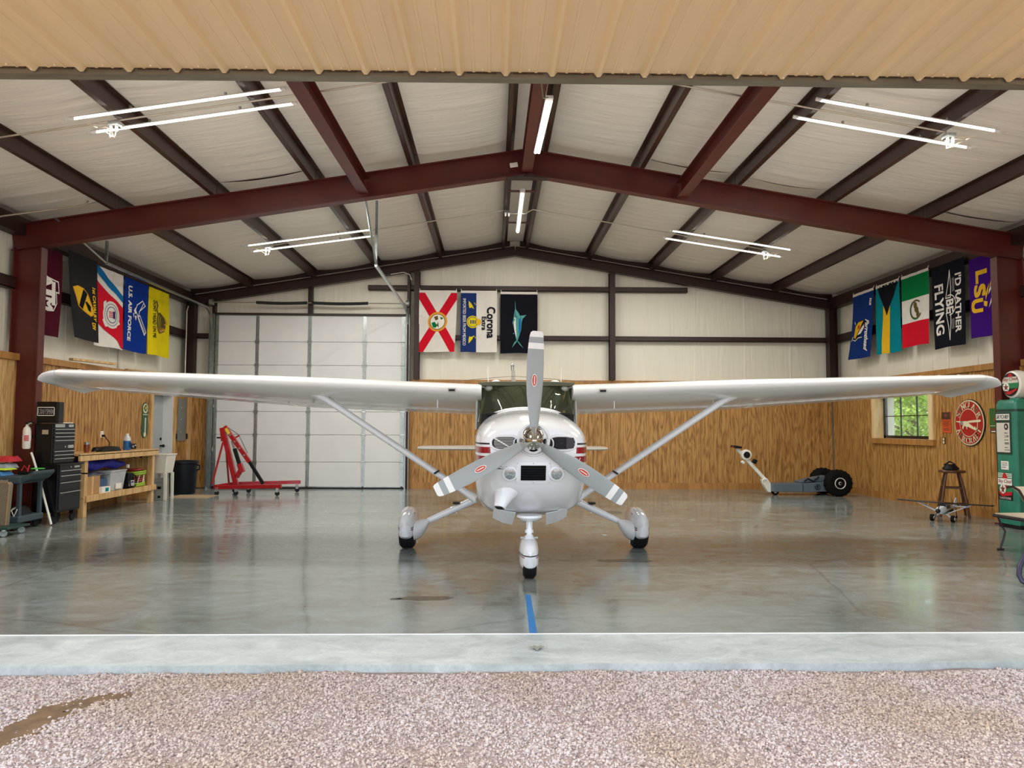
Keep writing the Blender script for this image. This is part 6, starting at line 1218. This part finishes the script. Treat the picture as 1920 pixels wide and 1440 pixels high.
MB().prism(disc(20), lambda a, b, k: (PXF - .015 - .002 * k, 10.75 - .085 * a, 1.43 + .095 * b)).build('dial_emblem', 'stripe_black', fr_); MB().prism(star(), lambda a, b, k: (PXF - .018 - .002 * k, 10.738 - .06 * a, 1.445 + .065 * b)).build('dial_star', 'dial_white', fr_)
for s_, z, h_, w_ in (('SALE', 1.375, .02, .07), ('5.00', 1.32, .035, .085), ('GALLONS', 1.275, .016, .08), ('000', 1.215, .035, .09), ('PRICE', 1.165, .014, .07), ('0 0 0', 1.125, .022, .1)): text(MB(), s_, (PXF - .0155, 10.75, z), (0, -w_, 0), (0, 0, h_), bold=.02).build('dial_figures', 'stripe_black', fr_)
lp = pface(10.86, 10.70, .845, .97, .005, 'print_white', 'warning_plate')
for s_, z, h_, w_ in (('CONTAINS', .935, .016, .12), ('TETRAETHYL', .905, .016, .125), ('LEAD', .87, .022, .09)): text(MB(), s_, (PXF - .0065, 10.84, z), (0, -w_, 0), (0, 0, h_), bold=.01).build('plate_lettering', 'panel_grey', lp)
bd = pface(10.93, 10.63, .40, .80, .004, 'stripe_black', 'brand_sign'); XB = PXF - .005
def bp_(poly, m, nm, lay=0): return MB().prism(poly, lambda a, b, k: (XB - .0015 * lay - .0014 * k, 10.93 - .3 * a, .40 + .40 * b)).build(nm, m, bd)
bp_([(0, .3), (1, .3), (1, 1), (0, 1)], 'print_green', 'green_field'); [bp_([(0, z), (1, z), (1, z + .03), (0, z + .03)], 'print_white', 'white_stripe', 1) for z in (.83, .89, .95)]; bp_([(.3, .78), (.72, .78), (.62, .9), (.52, 1), (.42, 1), (.36, .9)], 'print_red', 'red_peak', 2); bp_([(.45, .42), (.62, .42), (.6, .55), (.45, .55)], 'print_red', 'red_peak', 1)
bp_([(0, .55), (1, .55), (1, .79), (0, .79)], 'print_white', 'white_band', 3); text(MB(), 'Sky Chief', (XB - .007, 10.925, .635), (0, -.285, 0), (0, 0, .068), slant=.03, bold=.008).build('brand_lettering', 'print_red', bd)
bp_([(.03, .27), (.2, .14), (.45, .14), (.95, .2), (.95, .33), (.5, .29), (.2, .36)], 'print_red', 'red_swoosh', 1); bp_(disc(28, .21, .17, .33, .4), 'print_white', 'badge', 2); bp_(star(.19, .33, .39), 'print_maroon', 'badge_star', 3); text(MB(), 'GASOLINE', (XB - .004, 10.90, .412), (0, -.24, 0), (0, 0, .035), bold=.012).build('brand_lettering', 'print_white', bd)
gl = MB().lathe((7.23, 10.72, 2.1), (1, 0, 0), [(.17, -.09), (.2, -.07), (.215, 0), (.2, .09), (.16, .12)], 36).build('globe', 'globe_white', t_, True); MB().cyl((7.23, 10.72, 1.86), (7.23, 10.72, 1.9), .09, n=20).build('globe_collar', 'pump_green', t_)
GX = 7.23 - .091
def gdisc(poly, m, nm, lay): return MB().prism(poly, lambda a, b, k: (GX - .002 * lay - .0018 * k, 10.72 - a, 2.1 + b)).build(nm, m, gl)
R_g = .17
def seg(z0, z1, n=12): return [(-sqrt(max(0, R_g ** 2 - (z0 + (z1 - z0) * i / n) ** 2)), z0 + (z1 - z0) * i / n) for i in range(n + 1)] + [(sqrt(max(0, R_g ** 2 - (z1 + (z0 - z1) * i / n) ** 2)), z1 + (z0 - z1) * i / n) for i in range(n + 1)]
gdisc(disc(40, .175, .175, 0, 0), 'stripe_black', 'globe_face', 0); gdisc(seg(.02, .11), 'dial_white', 'globe_band', 1); gdisc([(-.05, .11), (.06, .11), (.03, .165), (-.02, .165)], 'print_red', 'globe_peak', 1); gdisc(seg(-.06, .02), 'print_green', 'globe_band', 1); gdisc([(-.13, -.09), (.0, -.1), (.14, -.06), (.13, -.09), (.0, -.15), (-.08, -.14)], 'print_red', 'globe_swoosh', 2); gdisc(disc(24, .065, .07, -.085, -.04), 'print_white', 'globe_badge', 2); gdisc(star(.06, -.085, -.04), 'print_maroon', 'globe_star', 3)
text(MB(), 'Sky Chief', (GX - .005, 10.72 + .15, .04 + 2.1), (0, -.3, 0), (0, 0, .065), slant=.03, bold=.008).build('globe_lettering', 'print_red', gl)
# bench and chair at the right edge
t_ = T('bench', 'cream topped bench with thin curved iron legs in front of the green pump', 'bench', (6.0, 8.6, 0))
bt = MB().prism([(5.56, 8.84), (6.9, 8.95), (6.9, 7.6), (5.59, 8.3)], lambda x, y, k: (x, y, .405 + .03 * k)).build('seat', 'bench_cream', t_)
MB().tube([(5.55, 8.85, .405), (5.58, 8.28, .405), (6.9, 7.58, .405)], .02, 8).build('seat_edge', 'iron', t_, True); MB().tube([(5.55, 8.85, .405), (6.9, 8.96, .405)], .016, 6).build('seat_edge', 'iron', t_, True)
for x, y in ((5.55, 8.78), (6.6, 8.86)): MB().tube([(x, y, .4), (x + .03, y, .32), (x + .085, y, .22), (x + .06, y, .13), (x + .03, y, .05), (x + .02, y, .01)], .011, 8).tube([(x - .02, y, .012), (x + .06, y, .012)], .012, 6).build('leg', 'iron', t_, True)
bk = MB().prism([(5.82, .74), (5.88, .745), (6.9, .75), (6.9, .435), (6.02, .435), (5.97, .55), (5.91, .67)], lambda x, z, k: (x, 8.86 + .03 * k + .12 * (z - .43), z)).build('backrest', 'bench_cream', t_); MB().tube([(5.76, 8.9, .735), (5.83, 8.9, .745), (5.9, 8.89, .7), (5.96, 8.88, .58), (6.01, 8.86, .45)], .016, 8).build('back_edge', 'iron', t_, True)
t_ = T('patio_chair', 'dark metal chair of which only a looped foot shows at the right edge', 'chair', (4.7, 6.9, 0))
MB().tube([(4.62, 6.9, .42), (4.5, 6.87, .3), (4.4, 6.83, .17), (4.37, 6.8, .1), (4.375, 6.77, .05), (4.41, 6.74, .024), (4.5, 6.72, .02), (4.9, 6.7, .02), (5.1, 6.7, .05), (5.15, 6.72, .2), (5.05, 6.8, .42)], .022, 10).build('side_loop', 'iron_blue', t_, True); MB().tube([(4.62, 6.3, .42), (4.5, 6.3, .3), (4.4, 6.3, .17), (4.375, 6.3, .05), (4.5, 6.3, .024), (4.9, 6.3, .024), (5.15, 6.32, .2), (5.05, 6.3, .42)], .022, 10).build('side_loop', 'iron_blue', t_, True)
MB().box(4.6, 6.3, .41, 5.1, 6.9, .44).build('seat', 'iron_blue', t_, bevel=.01); MB().loft([[V((x, 6.3, z)), V((x + .02, 6.3, z)), V((x + .02, 6.9, z)), V((x, 6.9, z))] for x, z in ((5.08, .43), (5.2, .9))]).build('backrest', 'iron_blue', t_)
# small things on the floor
one(MB().add([(-.205, 6.48, .0006), (-.16, 6.48, .0006), (-.172, 5.29, .0006), (-.226, 5.29, .0006)], [(0, 1, 2, 3)]).add([(-.205, 6.48, .0014), (-.16, 6.48, .0014), (-.172, 5.29, .0014), (-.226, 5.29, .0014)], [(0, 1, 2, 3)]), 'tape_strip', 'tape_blue', 'strip of blue tape stuck on the floor in front of the nose wheel', 'tape', (-.19, 5.9, 0))
one(MB().prism([(0, -.02), (.02, .02), (.05, .03), (.03, .045), (.035, .07), (.005, .05), (-.02, .075), (-.02, .045), (-.055, .03), (-.02, .02)], lambda x, y, k: (-.196 + x, 4.9 + y, .001 + .004 * k + .2 * abs(x))), 'leaf', 'leaf_grey', 'dry grey leaf on the pale apron in line with the blue tape', 'leaf', (-.196, 4.9, 0))
one(MB().prism(disc(10, .03, .018, 0, 0), lambda x, y, k: (1.01 + x, 9.98 + y, .001 + .006 * k)), 'paper_scrap', 'print_white', 'white scrap of paper on the floor between the nose and right main wheels', 'paper', (1.01, 9.98, 0))
